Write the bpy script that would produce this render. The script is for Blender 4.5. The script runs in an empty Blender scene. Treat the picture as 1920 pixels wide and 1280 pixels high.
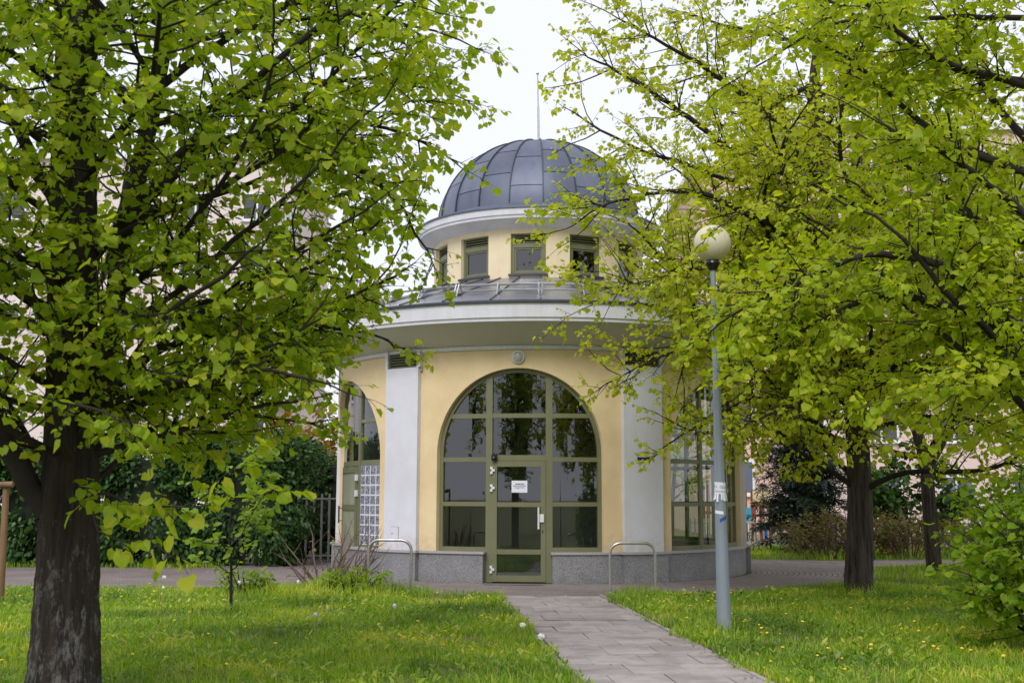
import bpy, math, random
import numpy as np
from mathutils import Matrix, Vector
R = math.radians
scene = bpy.context.scene
COL = scene.collection

# ---------------------------------------------------------------- camera, sky, sun, exposure
CAM_H = 1.4893
cd = bpy.data.cameras.new("camera")
cam = bpy.data.objects.new("camera", cd)
COL.objects.link(cam)
cd.sensor_width = 36.0
cd.lens = 2201.8 / 1920 * 36
cd.clip_start = 0.1
cd.clip_end = 1200
cd.dof.use_dof = True
cd.dof.focus_distance = 20.5
cd.dof.aperture_fstop = 5.0
cam.matrix_world = (Matrix.Translation((0, 0, CAM_H)) @ Matrix.Rotation(math.pi / 2 + 0.1314, 4, 'X')
                    @ Matrix.Rotation(0.0032, 4, 'Z'))
scene.camera = cam

SUN_EL, SUN_AZ = R(43), R(197)          # azimuth clockwise from +Y: the sun stands behind the camera, to its left
world = bpy.data.worlds.new("World")
scene.world = world
world.use_nodes = True
wn, wl = world.node_tree.nodes, world.node_tree.links
sky = wn.new("ShaderNodeTexSky")
sky.sky_type = 'NISHITA'
sky.sun_disc = False
sky.sun_elevation = SUN_EL
sky.sun_rotation = SUN_AZ
sky.air_density = 1.0
sky.dust_density = 4.0
cloud = wn.new("ShaderNodeMix")          # an even overcast layer over the clear sky
cloud.data_type = 'RGBA'
cloud.inputs[0].default_value = 0.93
cloud.inputs[7].default_value = (7.5, 7.65, 8.4, 1)
wl.new(sky.outputs[0], cloud.inputs[6])
bg = wn["Background"]
bg.inputs[1].default_value = 0.1
wl.new(cloud.outputs[2], bg.inputs[0])

sd = bpy.data.lights.new("sun", 'SUN')
sd.energy = 1.5
sd.angle = R(24)
sd.color = (1.0, 0.975, 0.95)
sun = bpy.data.objects.new("sun", sd)
COL.objects.link(sun)
sdir = Vector((math.sin(SUN_AZ) * math.cos(SUN_EL), math.cos(SUN_AZ) * math.cos(SUN_EL), math.sin(SUN_EL)))
sun.rotation_euler = sdir.to_track_quat('Z', 'Y').to_euler()
sun.location = sdir * 60

vs = scene.view_settings
vs.view_transform = 'Standard'
vs.look = 'None'
vs.exposure = 0.44
vs.gamma = 1.0
vs.use_curve_mapping = False
scene.render.engine = 'CYCLES'
scene.cycles.use_denoising = True
scene.cycles.max_bounces = 10
scene.cycles.transparent_max_bounces = 12
scene.cycles.transmission_bounces = 6

# ---------------------------------------------------------------- materials
MATS = {}


def nt(name):
    m = bpy.data.materials.new(name)
    m.use_nodes = True
    MATS[name] = m
    n, l = m.node_tree.nodes, m.node_tree.links
    return m, n, l, n["Principled BSDF"], n["Material Output"]


def ramp(n, stops):
    r = n.new("ShaderNodeValToRGB")
    e = r.color_ramp.elements
    while len(e) < len(stops):
        e.new(0.5)
    for i, (p, c) in enumerate(stops):
        e[i].position = p
        e[i].color = (*c, 1) if len(c) == 3 else c
    return r


def noise(n, l, scale, detail=4, rough=0.55, vec=None, coord="Object"):
    tc = n.new("ShaderNodeNewGeometry" if coord == "Position" else "ShaderNodeTexCoord")
    t = n.new("ShaderNodeTexNoise")
    t.inputs["Scale"].default_value = scale
    t.inputs["Detail"].default_value = detail
    t.inputs["Roughness"].default_value = rough
    if vec is not None:
        mp = n.new("ShaderNodeMapping")
        mp.inputs["Scale"].default_value = vec
        l.new(tc.outputs[coord], mp.inputs[0])
        l.new(mp.outputs[0], t.inputs["Vector"])
    else:
        l.new(tc.outputs[coord], t.inputs["Vector"])
    return t


def mix(n, l, a, b, fac, mode='MIX'):
    m = n.new("ShaderNodeMix")
    m.data_type = 'RGBA'
    m.blend_type = mode
    for s, v in ((0, fac), (6, a), (7, b)):
        if hasattr(v, "is_linked") or hasattr(v, "links"):
            l.new(v, m.inputs[s])
        elif s == 0:
            m.inputs[s].default_value = v
        else:
            m.inputs[s].default_value = (*v, 1)
    return m.outputs[2]


def surf(name, c1, c2=None, scale=6, rough=0.7, metal=0.0, bump=0.0, bscale=None, vec=None, fine=None, c3=None,
         objvar=0.0, rrange=0.0, spec=0.5, streak=0.0, coord="Object", splash=0.0):
    """two-tone noise surface with optional second large-scale tone, relief, and variation from object to object"""
    m, n, l, p, o = nt(name)
    c2 = c2 or tuple(x * 0.86 for x in c1)
    t = noise(n, l, scale, 5, 0.6, vec, coord)
    rp = ramp(n, [(0.34, c1), (0.68, c2)])
    l.new(t.outputs[0], rp.inputs[0])
    col = rp.outputs[0]
    if c3:
        t3 = noise(n, l, scale * 0.23, 4, 0.65, vec, coord)
        r3 = ramp(n, [(0.45, (0, 0, 0)), (0.62, (1, 1, 1))])
        l.new(t3.outputs[0], r3.inputs[0])
        col = mix(n, l, col, c3, r3.outputs[0])
    if splash:      # mud splashed up the foot of the wall, ragged at its upper edge
        tc = n.new("ShaderNodeTexCoord")
        sp = n.new("ShaderNodeSeparateXYZ")
        l.new(tc.outputs["Object"], sp.inputs[0])
        mr = n.new("ShaderNodeMapRange")
        mr.inputs[1].default_value = 0.52
        mr.inputs[2].default_value = 1.1
        mr.inputs[3].default_value = 0.30
        mr.inputs[4].default_value = -0.25
        l.new(sp.outputs[2], mr.inputs[0])
        tn = noise(n, l, 7, 6, 0.7)
        ad = n.new("ShaderNodeMath")
        ad.operation = 'ADD'
        l.new(tn.outputs[0], ad.inputs[0])
        l.new(mr.outputs[0], ad.inputs[1])
        rs_ = ramp(n, [(0.52, (0, 0, 0)), (0.85, (splash, splash, splash))])
        l.new(ad.outputs[0], rs_.inputs[0])
        col = mix(n, l, col, (0.36, 0.31, 0.25), rs_.outputs[0])
    if streak:      # rain streaks and dust, longer than wide
        ts = noise(n, l, 5, 5, 0.7, (2.2, 2.2, 0.16))
        rs_ = ramp(n, [(0.42, (1, 1, 1)), (0.72, (1 - streak, 1 - streak, 1 - streak * 1.1))])
        l.new(ts.outputs[0], rs_.inputs[0])
        col = mix(n, l, col, rs_.outputs[0], 1.0, 'MULTIPLY')
    if objvar:
        oi = n.new("ShaderNodeObjectInfo")
        mr = n.new("ShaderNodeMapRange")
        mr.inputs[3].default_value = 1 - objvar
        mr.inputs[4].default_value = 1 + objvar
        l.new(oi.outputs["Random"], mr.inputs[0])
        vm = n.new("ShaderNodeVectorMath")
        vm.operation = 'SCALE'
        l.new(col, vm.inputs[0])
        l.new(mr.outputs[0], vm.inputs["Scale"])
        col = vm.outputs[0]
    l.new(col, p.inputs["Base Color"])
    p.inputs["Roughness"].default_value = rough
    p.inputs["Metallic"].default_value = metal
    p.inputs["Specular IOR Level"].default_value = spec
    if rrange:
        mr = n.new("ShaderNodeMapRange")
        mr.inputs[3].default_value = rough - rrange
        mr.inputs[4].default_value = rough + rrange
        l.new(t.outputs[0], mr.inputs[0])
        l.new(mr.outputs[0], p.inputs["Roughness"])
    if bump:
        tb = noise(n, l, bscale or scale * 8, 3, 0.6, vec)
        b = n.new("ShaderNodeBump")
        b.inputs["Strength"].default_value = bump
        b.inputs["Distance"].default_value = 0.01
        l.new(tb.outputs[0], b.inputs["Height"])
        l.new(b.outputs[0], p.inputs["Normal"])
    return m


def leafmat(name, c1, c2, tip, trans=0.5, rough=0.5, tcol=None):
    """leaf: reflecting and translucent, colour varies from leaf to leaf (mesh island and object)"""
    m, n, l, p, o = nt(name)
    g = n.new("ShaderNodeNewGeometry")
    oi = n.new("ShaderNodeObjectInfo")
    ad = n.new("ShaderNodeMath")
    ad.operation = 'ADD'
    l.new(g.outputs["Random Per Island"], ad.inputs[0])
    l.new(oi.outputs["Random"], ad.inputs[1])
    fr = n.new("ShaderNodeMath")
    fr.operation = 'FRACT'
    l.new(ad.outputs[0], fr.inputs[0])
    rp = ramp(n, [(0.0, c1), (0.55, c2), (0.9, tip), (1.0, tip)])
    l.new(fr.outputs[0], rp.inputs[0])
    t = noise(n, l, 0.7, 2, 0.5)
    col = mix(n, l, rp.outputs[0], tuple(x * 0.8 for x in c1), t.outputs[0], 'MIX')
    l.new(col, p.inputs["Base Color"])
    p.inputs["Roughness"].default_value = rough
    p.inputs["Specular IOR Level"].default_value = 0.35
    tr = n.new("ShaderNodeBsdfTranslucent")
    tm = mix(n, l, col, tcol or (1.6, 1.6, 0.6), 1.0, 'MULTIPLY')
    l.new(tm, tr.inputs[0])
    ms = n.new("ShaderNodeMixShader")
    ms.inputs[0].default_value = trans
    l.new(p.outputs[0], ms.inputs[1])
    l.new(tr.outputs[0], ms.inputs[2])
    l.new(ms.outputs[0], o.inputs[0])
    return m


def glassmat(name, tint, ior=1.5):
    m, n, l, p, o = nt(name)
    n.remove(p)
    fr = n.new("ShaderNodeFresnel")
    ge = n.new("ShaderNodeNewGeometry")       # thin sheet: the same reflectance from either face
    mr = n.new("ShaderNodeMapRange")
    mr.inputs[3].default_value = ior
    mr.inputs[4].default_value = 1 / ior
    l.new(ge.outputs["Backfacing"], mr.inputs[0])
    l.new(mr.outputs[0], fr.inputs[0])
    tr = n.new("ShaderNodeBsdfTransparent")
    tr.inputs[0].default_value = (*tint, 1)
    gl = n.new("ShaderNodeBsdfGlossy")
    gl.inputs[0].default_value = (0.95, 0.97, 1.0, 1)
    gl.inputs["Roughness"].default_value = 0.015
    ms = n.new("ShaderNodeMixShader")
    l.new(fr.outputs[0], ms.inputs[0])
    l.new(tr.outputs[0], ms.inputs[1])
    l.new(gl.outputs[0], ms.inputs[2])
    l.new(ms.outputs[0], o.inputs[0])
    return m


stucco_y = surf("yellow_stucco", (0.81, 0.65, 0.40), (0.77, 0.60, 0.35), 3, 0.9, bump=0.5, bscale=90, c3=(0.72, 0.55, 0.32), splash=0.4)
stucco_c = surf("cream_stucco", (0.80, 0.69, 0.48), (0.75, 0.63, 0.43), 3, 0.9, bump=0.4, bscale=90, streak=0.06)
stucco_w = surf("white_stucco", (0.71, 0.71, 0.79), (0.66, 0.66, 0.735), 3, 0.9, bump=0.5, bscale=90, c3=(0.63, 0.63, 0.69), splash=0.4)
white_trim = surf("white_trim", (0.72, 0.72, 0.79), (0.64, 0.64, 0.70), 2, 0.75, bump=0.15, bscale=60, streak=0.10)
soffit_m = surf("soffit_paint", (0.64, 0.63, 0.56), (0.60, 0.59, 0.52), 1.5, 0.85)
olive = surf("olive_frame", (0.175, 0.178, 0.098), (0.155, 0.158, 0.086), 3, 0.42, rrange=0.06)
olive_d = surf("olive_panel", (0.33, 0.33, 0.24), (0.29, 0.29, 0.21), 5, 0.5, c3=(0.26, 0.26, 0.19))
vent_m = surf("vent_metal", (0.10, 0.10, 0.06), None, 4, 0.5)
zinc = surf("zinc_sheet", (0.135, 0.155, 0.218), (0.105, 0.122, 0.178), 2.2, 0.52, metal=0.35, vec=(1, 1, 0.35), rrange=0.09,
            objvar=0.16, c3=(0.165, 0.185, 0.255), bump=0.30, bscale=2.2)
zinc_seam = surf("zinc_seam", (0.065, 0.072, 0.10), None, 4, 0.5, metal=0.4)
roof_seam = surf("roof_seam", (0.15, 0.155, 0.185), None, 4, 0.45, metal=0.5)
zinc_roof = surf("zinc_roof", (0.40, 0.40, 0.46), (0.30, 0.305, 0.355), 2.5, 0.36, metal=0.75, rrange=0.1, objvar=0.12,
                 c3=(0.48, 0.47, 0.48), bump=0.25, bscale=2.5)
steel = surf("galvanised_steel", (0.55, 0.56, 0.58), (0.45, 0.46, 0.48), 8, 0.35, metal=0.9)
hoop_m = surf("brushed_steel", (0.52, 0.51, 0.50), (0.42, 0.41, 0.40), 12, 0.32, metal=0.9)
white_metal = surf("white_metal", (0.75, 0.75, 0.78), None, 8, 0.35)
black_pl = surf("black_plastic", (0.012, 0.012, 0.016), None, 8, 0.25)
lens_m = surf("lamp_glass", (0.55, 0.54, 0.50), (0.38, 0.37, 0.34), 30, 0.12, spec=0.8)
post_m = surf("grey_post_paint", (0.25, 0.29, 0.35), (0.20, 0.235, 0.285), 6, 0.42, metal=0.15, vec=(1, 1, 0.25), c3=(0.29, 0.33, 0.38), rrange=0.08)
globe_m = surf("cream_globe", (0.64, 0.59, 0.45), (0.58, 0.52, 0.38), 3, 0.22)
paper = surf("white_paper", (0.78, 0.79, 0.88), (0.74, 0.75, 0.84), 9, 0.8)
ink = surf("dark_ink", (0.10, 0.10, 0.17), None, 9, 0.7)
navy = surf("navy_plate", (0.012, 0.014, 0.07), None, 9, 0.35)
blue_tape = surf("blue_tape", (0.01, 0.09, 0.34), None, 9, 0.4)
interior_m = surf("interior_plaster", (0.30, 0.30, 0.28), (0.24, 0.24, 0.22), 2, 0.9)
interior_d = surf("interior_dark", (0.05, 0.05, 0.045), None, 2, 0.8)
glass = glassmat("window_glass", (0.72, 0.79, 0.73), 1.95)
glass_l = glassmat("lantern_glass", (0.25, 0.28, 0.30), 2.0)
glass_h = glassmat("house_glass", (0.3, 0.33, 0.36), 1.6)
pink_w = surf("pink_render", (0.70, 0.54, 0.52), (0.66, 0.50, 0.48), 0.5, 0.9, c3=(0.67, 0.52, 0.48))
pink_o = surf("apricot_render", (0.68, 0.47, 0.40), (0.64, 0.44, 0.37), 0.5, 0.9)
pale_w = surf("pale_render", (0.74, 0.64, 0.62), (0.70, 0.60, 0.57), 0.5, 0.9)
house_white = surf("window_plastic", (0.78, 0.78, 0.80), None, 3, 0.5)
wood = surf("stake_wood", (0.26, 0.15, 0.08), (0.17, 0.095, 0.05), 14, 0.8, vec=(1, 1, 0.08), bump=0.4, bscale=40)
red_wood = surf("red_timber", (0.24, 0.06, 0.03), None, 8, 0.6)
play_blue = surf("playground_blue", (0.02, 0.09, 0.42), None, 4, 0.4)
play_cyan = surf("playground_cyan", (0.06, 0.38, 0.62), None, 4, 0.4)
play_orange = surf("playground_orange", (0.62, 0.22, 0.04), None, 4, 0.4)
play_cream = surf("playground_cream", (0.72, 0.58, 0.36), None, 4, 0.5)
fence_m = surf("fence_grey", (0.42, 0.45, 0.44), None, 6, 0.5, metal=0.3)
seed_m = surf("seed_fluff", (0.9, 0.9, 0.88), None, 60, 0.95)
petal_m = surf("yellow_petal", (0.86, 0.66, 0.02), (0.80, 0.56, 0.02), 60, 0.7)
stalk_m = surf("flower_stalk", (0.20, 0.22, 0.06), None, 30, 0.7)
dead_m = surf("dead_leaf", (0.22, 0.12, 0.05), (0.14, 0.075, 0.035), 9, 0.9)
dry_m = surf("dry_stalk", (0.42, 0.34, 0.18), None, 30, 0.8)


def granite():
    m, n, l, p, o = nt("speckled_granite")
    t = noise(n, l, 75, 2, 0.7)
    r1 = ramp(n, [(0.30, (0.045, 0.045, 0.05)), (0.45, (0.20, 0.20, 0.215)), (0.58, (0.30, 0.29, 0.31)), (0.72, (0.52, 0.51, 0.53))])
    l.new(t.outputs[0], r1.inputs[0])
    t2 = noise(n, l, 3, 4, 0.6)
    c = mix(n, l, r1.outputs[0], (0.15, 0.15, 0.155), 0.0)
    r2 = ramp(n, [(0.42, (0, 0, 0)), (0.7, (0.5, 0.5, 0.5))])
    l.new(t2.outputs[0], r2.inputs[0])
    c = mix(n, l, r1.outputs[0], (0.13, 0.13, 0.135), r2.outputs[0])
    l.new(c, p.inputs["Base Color"])
    p.inputs["Roughness"].default_value = 0.5
    return m


granite_m = granite()
coping_m = surf("granite_coping", (0.42, 0.40, 0.40), (0.34, 0.33, 0.33), 40, 0.55)


def bark(name, c1, c2, c3, sc=5, patch=0.0):
    m, n, l, p, o = nt(name)
    t = noise(n, l, sc * 1.5, 4, 0.6, (1, 1, 0.09))
    rp = ramp(n, [(0.33, c1), (0.6, c2)])
    l.new(t.outputs[0], rp.inputs[0])
    col = rp.outputs[0]
    t2 = noise(n, l, sc * .8, 6, 0.8, (1, 1, 0.4))
    if patch:
        # lichen and old limewash, thicker low on the trunk, with a broken outline of its own
        tc = n.new("ShaderNodeTexCoord")
        sp = n.new("ShaderNodeSeparateXYZ")
        l.new(tc.outputs["Object"], sp.inputs[0])
        mr = n.new("ShaderNodeMapRange")
        mr.inputs[1].default_value = 0.1
        mr.inputs[2].default_value = 2.3
        mr.inputs[3].default_value = 0.13
        mr.inputs[4].default_value = -0.08
        l.new(sp.outputs[2], mr.inputs[0])
        ad = n.new("ShaderNodeMath")
        ad.operation = 'ADD'
        l.new(t2.outputs[0], ad.inputs[0])
        l.new(mr.outputs[0], ad.inputs[1])
        t4 = noise(n, l, 46, 4, 0.7, (1, 1, 0.3))
        mu = n.new("ShaderNodeMath")
        mu.operation = 'MULTIPLY_ADD'
        l.new(t4.outputs[0], mu.inputs[0])
        mu.inputs[1].default_value = 0.42
        l.new(ad.outputs[0], mu.inputs[2])
        r2 = ramp(n, [(0.80, (0, 0, 0)), (0.93, (patch, patch, patch))])
        l.new(mu.outputs[0], r2.inputs[0])
    else:
        r2 = ramp(n, [(0.55, (0, 0, 0)), (0.75, (0.6, 0.6, 0.6))])
        l.new(t2.outputs[0], r2.inputs[0])
    col = mix(n, l, col, c3, r2.outputs[0])
    l.new(col, p.inputs["Base Color"])
    p.inputs["Roughness"].default_value = 0.9
    b = n.new("ShaderNodeBump")
    b.inputs["Strength"].default_value = 1.0
    b.inputs["Distance"].default_value = 0.05
    l.new(t.outputs[0], b.inputs["Height"])
    l.new(b.outputs[0], p.inputs["Normal"])
    return m


bark_l = bark("dark_lime_bark", (0.008, 0.0065, 0.006), (0.036, 0.025, 0.019), (0.165, 0.16, 0.16), 14, 0.8)
bark_r = bark("brown_lime_bark", (0.007, 0.0055, 0.005), (0.085, 0.063, 0.053), (0.075, 0.064, 0.057), 12)
twig_m = surf("twig_bark", (0.016, 0.012, 0.011), (0.034, 0.026, 0.022), 8, 0.85)
twig_red = surf("red_twig", (0.20, 0.125, 0.105), (0.13, 0.08, 0.07), 8, 0.8)

leaf_left = leafmat("lime_leaf_deep", (0.26, 0.39, 0.018), (0.42, 0.53, 0.026), (0.64, 0.62, 0.06), 0.55)
leaf_right = leafmat("lime_leaf_bright", (0.36, 0.44, 0.022), (0.53, 0.58, 0.034), (0.72, 0.67, 0.09), 0.55)
leaf_near = leafmat("lime_leaf_fresh", (0.32, 0.43, 0.018), (0.48, 0.57, 0.028), (0.66, 0.64, 0.06), 0.55)
leaf_bush = leafmat("bush_leaf", (0.18, 0.31, 0.014), (0.26, 0.40, 0.02), (0.38, 0.47, 0.03), 0.5)
leaf_hedge = leafmat("hedge_leaf", (0.030, 0.085, 0.018), (0.05, 0.125, 0.026), (0.10, 0.20, 0.04), 0.25, 0.45)
hedge_shade_m = surf("hedge_core_shade", (0.006, 0.012, 0.004), (0.012, 0.02, 0.008), 9, 0.95, bump=1.0, bscale=30)  # hedge's inner shade put into the colour of its core
leaf_maple = leafmat("dark_maple_leaf", (0.035, 0.09, 0.012), (0.05, 0.12, 0.015), (0.08, 0.15, 0.02), 0.35)
leaf_shrub = leafmat("bronze_shrub_leaf", (0.13, 0.13, 0.016), (0.19, 0.18, 0.02), (0.22, 0.10, 0.03), 0.35)
leaf_autumn = leafmat("ochre_shrub_leaf", (0.20, 0.16, 0.02), (0.32, 0.19, 0.02), (0.42, 0.20, 0.02), 0.4)
leaf_spruce = leafmat("spruce_needle", (0.012, 0.028, 0.014), (0.020, 0.042, 0.020), (0.035, 0.06, 0.028), 0.1, 0.55)
leaf_sap = leafmat("sapling_leaf", (0.22, 0.36, 0.04), (0.30, 0.44, 0.06), (0.40, 0.50, 0.09), 0.45)


def grassmat():
    m, n, l, p, o = nt("grass_blade")
    g = n.new("ShaderNodeNewGeometry")
    rp = ramp(n, [(0.0, (0.11, 0.24, 0.012)), (0.4, (0.245, 0.40, 0.018)), (0.75, (0.39, 0.50, 0.03)), (1.0, (0.50, 0.47, 0.14))])
    l.new(g.outputs["Random Per Island"], rp.inputs[0])
    t = noise(n, l, 0.55, 4, 0.65)
    r2 = ramp(n, [(0.36, (0.42, 0.52, 0.7)), (0.48, (0.85, 0.92, 0.9)), (0.56, (1.1, 1.05, 1.0)), (0.66, (1.75, 1.3, 1.8))])
    l.new(t.outputs[0], r2.inputs[0])
    col = mix(n, l, rp.outputs[0], r2.outputs[0], 1.0, 'MULTIPLY')
    l.new(col, p.inputs["Base Color"])
    p.inputs["Roughness"].default_value = 0.55
    tr = n.new("ShaderNodeBsdfTranslucent")
    tm = mix(n, l, col, (1.4, 1.5, 0.7), 1.0, 'MULTIPLY')
    l.new(tm, tr.inputs[0])
    ms = n.new("ShaderNodeMixShader")
    ms.inputs[0].default_value = 0.4
    l.new(p.outputs[0], ms.inputs[1])
    l.new(tr.outputs[0], ms.inputs[2])
    l.new(ms.outputs[0], o.inputs[0])
    return m


grass_m = grassmat()
soil_m = surf("lawn_soil", (0.09, 0.12, 0.02), (0.13, 0.15, 0.035), 1.6, 0.95, c3=(0.20, 0.17, 0.08), bump=0.6, bscale=40)


def pavemat():
    m, n, l, p, o = nt("paved_surface")
    tc = n.new("ShaderNodeTexCoord")
    b = n.new("ShaderNodeTexBrick")
    b.inputs["Scale"].default_value = 1.0
    b.inputs["Brick Width"].default_value = 0.2
    b.inputs["Row Height"].default_value = 0.1
    b.inputs["Mortar Size"].default_value = 0.006
    b.inputs["Color1"].default_value = (0.26, 0.215, 0.205, 1)
    b.inputs["Color2"].default_value = (0.21, 0.175, 0.168, 1)
    b.inputs["Mortar"].default_value = (0.07, 0.06, 0.05, 1)
    l.new(tc.outputs["Object"], b.inputs[0])
    t = noise(n, l, 0.8, 5, 0.65)
    r = ramp(n, [(0.3, (0.72, 0.7, 0.68)), (0.7, (1.15, 1.12, 1.1))])
    l.new(t.outputs[0], r.inputs[0])
    c = mix(n, l, b.outputs[0], r.outputs[0], 1.0, 'MULTIPLY')
    l.new(c, p.inputs["Base Color"])
    p.inputs["Roughness"].default_value = 0.8
    return m


pave_m = pavemat()
paver_m = surf("ring_paver", (0.27, 0.22, 0.215), (0.215, 0.18, 0.175), 1.3, 0.75, c3=(0.19, 0.16, 0.155), objvar=0.05)
bed_m = surf("paving_bed", (0.05, 0.05, 0.035), (0.085, 0.085, 0.05), 6, 0.95)
slab_m = surf("path_slab", (0.43, 0.37, 0.37), (0.34, 0.295, 0.295), 7, 0.85, objvar=0.12, coord="Position", c3=(0.27, 0.235, 0.23), bump=0.35, bscale=120)
kerb_m = surf("edge_kerb", (0.40, 0.345, 0.34), (0.32, 0.275, 0.27), 6, 0.9, objvar=0.1)

# ---------------------------------------------------------------- mesh helpers
class MB:
    def __init__(s):
        s.v = []
        s.f = []

    def quadstrip(s, rows, close=False):
        """rows: list of equal-length point lists"""
        b = len(s.v)
        k = len(rows[0])
        for r in rows:
            s.v.extend(r)
        for i in range(len(rows) - 1):
            for j in range(k - (0 if close else 1)):
                j2 = (j + 1) % k
                s.f.append((b + i * k + j, b + i * k + j2, b + (i + 1) * k + j2, b + (i + 1) * k + j))
        return b

    def box(s, x0, x1, y0, y1, z0, z1):
        b = len(s.v)
        s.v += [(x0, y0, z0), (x1, y0, z0), (x1, y1, z0), (x0, y1, z0), (x0, y0, z1), (x1, y0, z1), (x1, y1, z1), (x0, y1, z1)]
        s.f += [tuple(b + i for i in q) for q in ((0, 3, 2, 1), (4, 5, 6, 7), (0, 1, 5, 4), (1, 2, 6, 5), (2, 3, 7, 6), (3, 0, 4, 7))]

    def arcbox(s, a0, a1, z0, z1, r0, r1, n=None):
        """box bent round the axis: angles in degrees, r0 inner, r1 outer"""
        n = n or max(1, int(abs(a1 - a0) / 2.5))
        rows = []
        for i in range(n + 1):
            a = R(a0 + (a1 - a0) * i / n)
            sn, cs = math.sin(a), -math.cos(a)
            rows.append([(r1 * sn, r1 * cs, z0), (r1 * sn, r1 * cs, z1), (r0 * sn, r0 * cs, z1), (r0 * sn, r0 * cs, z0)])
        b = s.quadstrip(rows, True)
        e = b + 4 * n
        s.f += [(b, b + 3, b + 2, b + 1), (e, e + 1, e + 2, e + 3)]

    def revolve(s, prof, a0=0, a1=360, n=96):
        rows = []
        for i in range(n + 1):
            a = R(a0 + (a1 - a0) * i / n)
            rows.append([(r * math.sin(a), -r * math.cos(a), z) for r, z in prof])
        s.quadstrip(rows)

    def tube(s, pts, rad, k=8, cap=True):
        pts = [Vector(p) for p in pts]
        rad = rad if hasattr(rad, '__len__') else [rad] * len(pts)
        rows = []
        up = Vector((0.31, 0.17, 0.93))
        for i, p in enumerate(pts):
            d = (pts[min(i + 1, len(pts) - 1)] - pts[max(i - 1, 0)]).normalized()
            x = d.cross(up)
            if x.length < 1e-3:
                x = d.cross(Vector((1, 0, 0)))
            x.normalize()
            y = d.cross(x)
            rows.append([tuple(p + (x * math.cos(2 * math.pi * j / k) + y * math.sin(2 * math.pi * j / k)) * rad[i]) for j in range(k)])
        b = s.quadstrip(rows, True)
        if cap:
            s.f.append(tuple(b + j for j in range(k))[::-1])
            e = b + k * (len(pts) - 1)
            s.f.append(tuple(e + j for j in range(k)))

    def sphere(s, c, r, nu=12, nv=8, sz=1.0):
        rows = []
        for i in range(nv + 1):
            t = math.pi * i / nv
            rows.append([(c[0] + r * math.sin(t) * math.cos(2 * math.pi * j / nu), c[1] + r * math.sin(t) * math.sin(2 * math.pi * j / nu),
                          c[2] - r * sz * math.cos(t)) for j in range(nu)])
        s.quadstrip(rows, True)

    def build(s, name, mat, parent=None, smooth=False):
        me = bpy.data.meshes.new(name)
        me.from_pydata([tuple(p) for p in s.v], [], s.f)
        me.validate()
        if mat:
            me.materials.append(mat)
        if smooth:
            me.polygons.foreach_set("use_smooth", [True] * len(me.polygons))
            try:
                me.set_sharp_from_angle(angle=R(38))
            except Exception:
                pass
        o = bpy.data.objects.new(name, me)
        COL.objects.link(o)
        if parent:
            o.parent = parent
        return o


def np_mesh(name, verts, tris, mat, parent=None):
    me = bpy.data.meshes.new(name)
    nv, nf = len(verts), len(tris)
    me.vertices.add(nv)
    me.vertices.foreach_set("co", np.asarray(verts, dtype=np.float32).ravel())
    me.loops.add(nf * 3)
    me.loops.foreach_set("vertex_index", np.asarray(tris, dtype=np.int32).ravel())
    me.polygons.add(nf)
    me.polygons.foreach_set("loop_start", np.arange(0, nf * 3, 3, dtype=np.int32))
    me.polygons.foreach_set("loop_total", np.full(nf, 3, dtype=np.int32))
    me.update(calc_edges=True)
    me.materials.append(mat)
    o = bpy.data.objects.new(name, me)
    COL.objects.link(o)
    if parent:
        o.parent = parent
    return o


def empty(name, loc, label, cat, group=None):
    o = bpy.data.objects.new(name, None)
    COL.objects.link(o)
    o.location = loc
    return tag(o, label, cat, group)


def tag(o, label=None, cat=None, group=None, kind=None):
    if label:
        o["label"] = label
    if cat:
        o["category"] = cat
    if group:
        o["group"] = group
    if kind:
        o["kind"] = kind
    return o


def dup(o, parent=None):
    c = o.copy()
    COL.objects.link(c)
    c.parent = parent
    for ch in o.children:
        dup(ch, c)
    return c


# ---------------------------------------------------------------- the ground
PX, PY = 0.5733, 24.993                    # axis of the round pavilion
m = MB()
m.quadstrip([[(-400, -400, -0.014), (400, -400, -0.014)], [(-400, 800, -0.014), (400, 800, -0.014)]])
tag(m.build("ground", soil_m), kind="structure")
RING = 6.72
m = MB()
rows = []
for r in (3.9, RING):
    rows.append([(PX + r * math.sin(R(a)), PY - r * math.cos(R(a)), -0.006) for a in range(0, 361, 4)])
m.quadstrip(rows)
pavement = tag(m.build("pavement", bed_m), kind="structure")
m = MB()
m.quadstrip([[(-40, 19.15, -0.004), (-15, 19.1, -0.004), (-6.5, 19.05, -0.004), (-5.0, 19.7, -0.004), (-4.2, 20.3, -0.004)],
             [(-40, 24.9, -0.004), (-15, 24.9, -0.004), (-6.5, 25.0, -0.004), (-5.0, 25.6, -0.004), (-4.2, 27.5, -0.004)]])
m.quadstrip([[(5.6, 25.2, -0.004), (7.6, 26.0, -0.004), (10.2, 27.3, -0.004), (40, 30.5, -0.004)],
             [(4.4, 29.3, -0.004), (7.6, 28.6, -0.004), (10.2, 28.9, -0.004), (40, 33, -0.004)]])
tag(m.build("path", pave_m), kind="structure")

# ring pavers: concentric courses round the building
rng = random.Random(4)
near, far = [], []
r = 4.36
while r < RING - 0.02:
    cnt = int(2 * math.pi * r / 0.2)
    off = rng.random()
    for i in range(cnt):
        a = 2 * math.pi * (i + off) / cnt
        x, y = PX + (r + .05) * math.sin(a), PY - (r + .05) * math.cos(a)
        (near if (y < 19.6) else far).append((math.hypot(x, y), a, r, 2 * math.pi / cnt))
    r += 0.105
near.sort()
far += near[300:]
near = near[:300]


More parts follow.
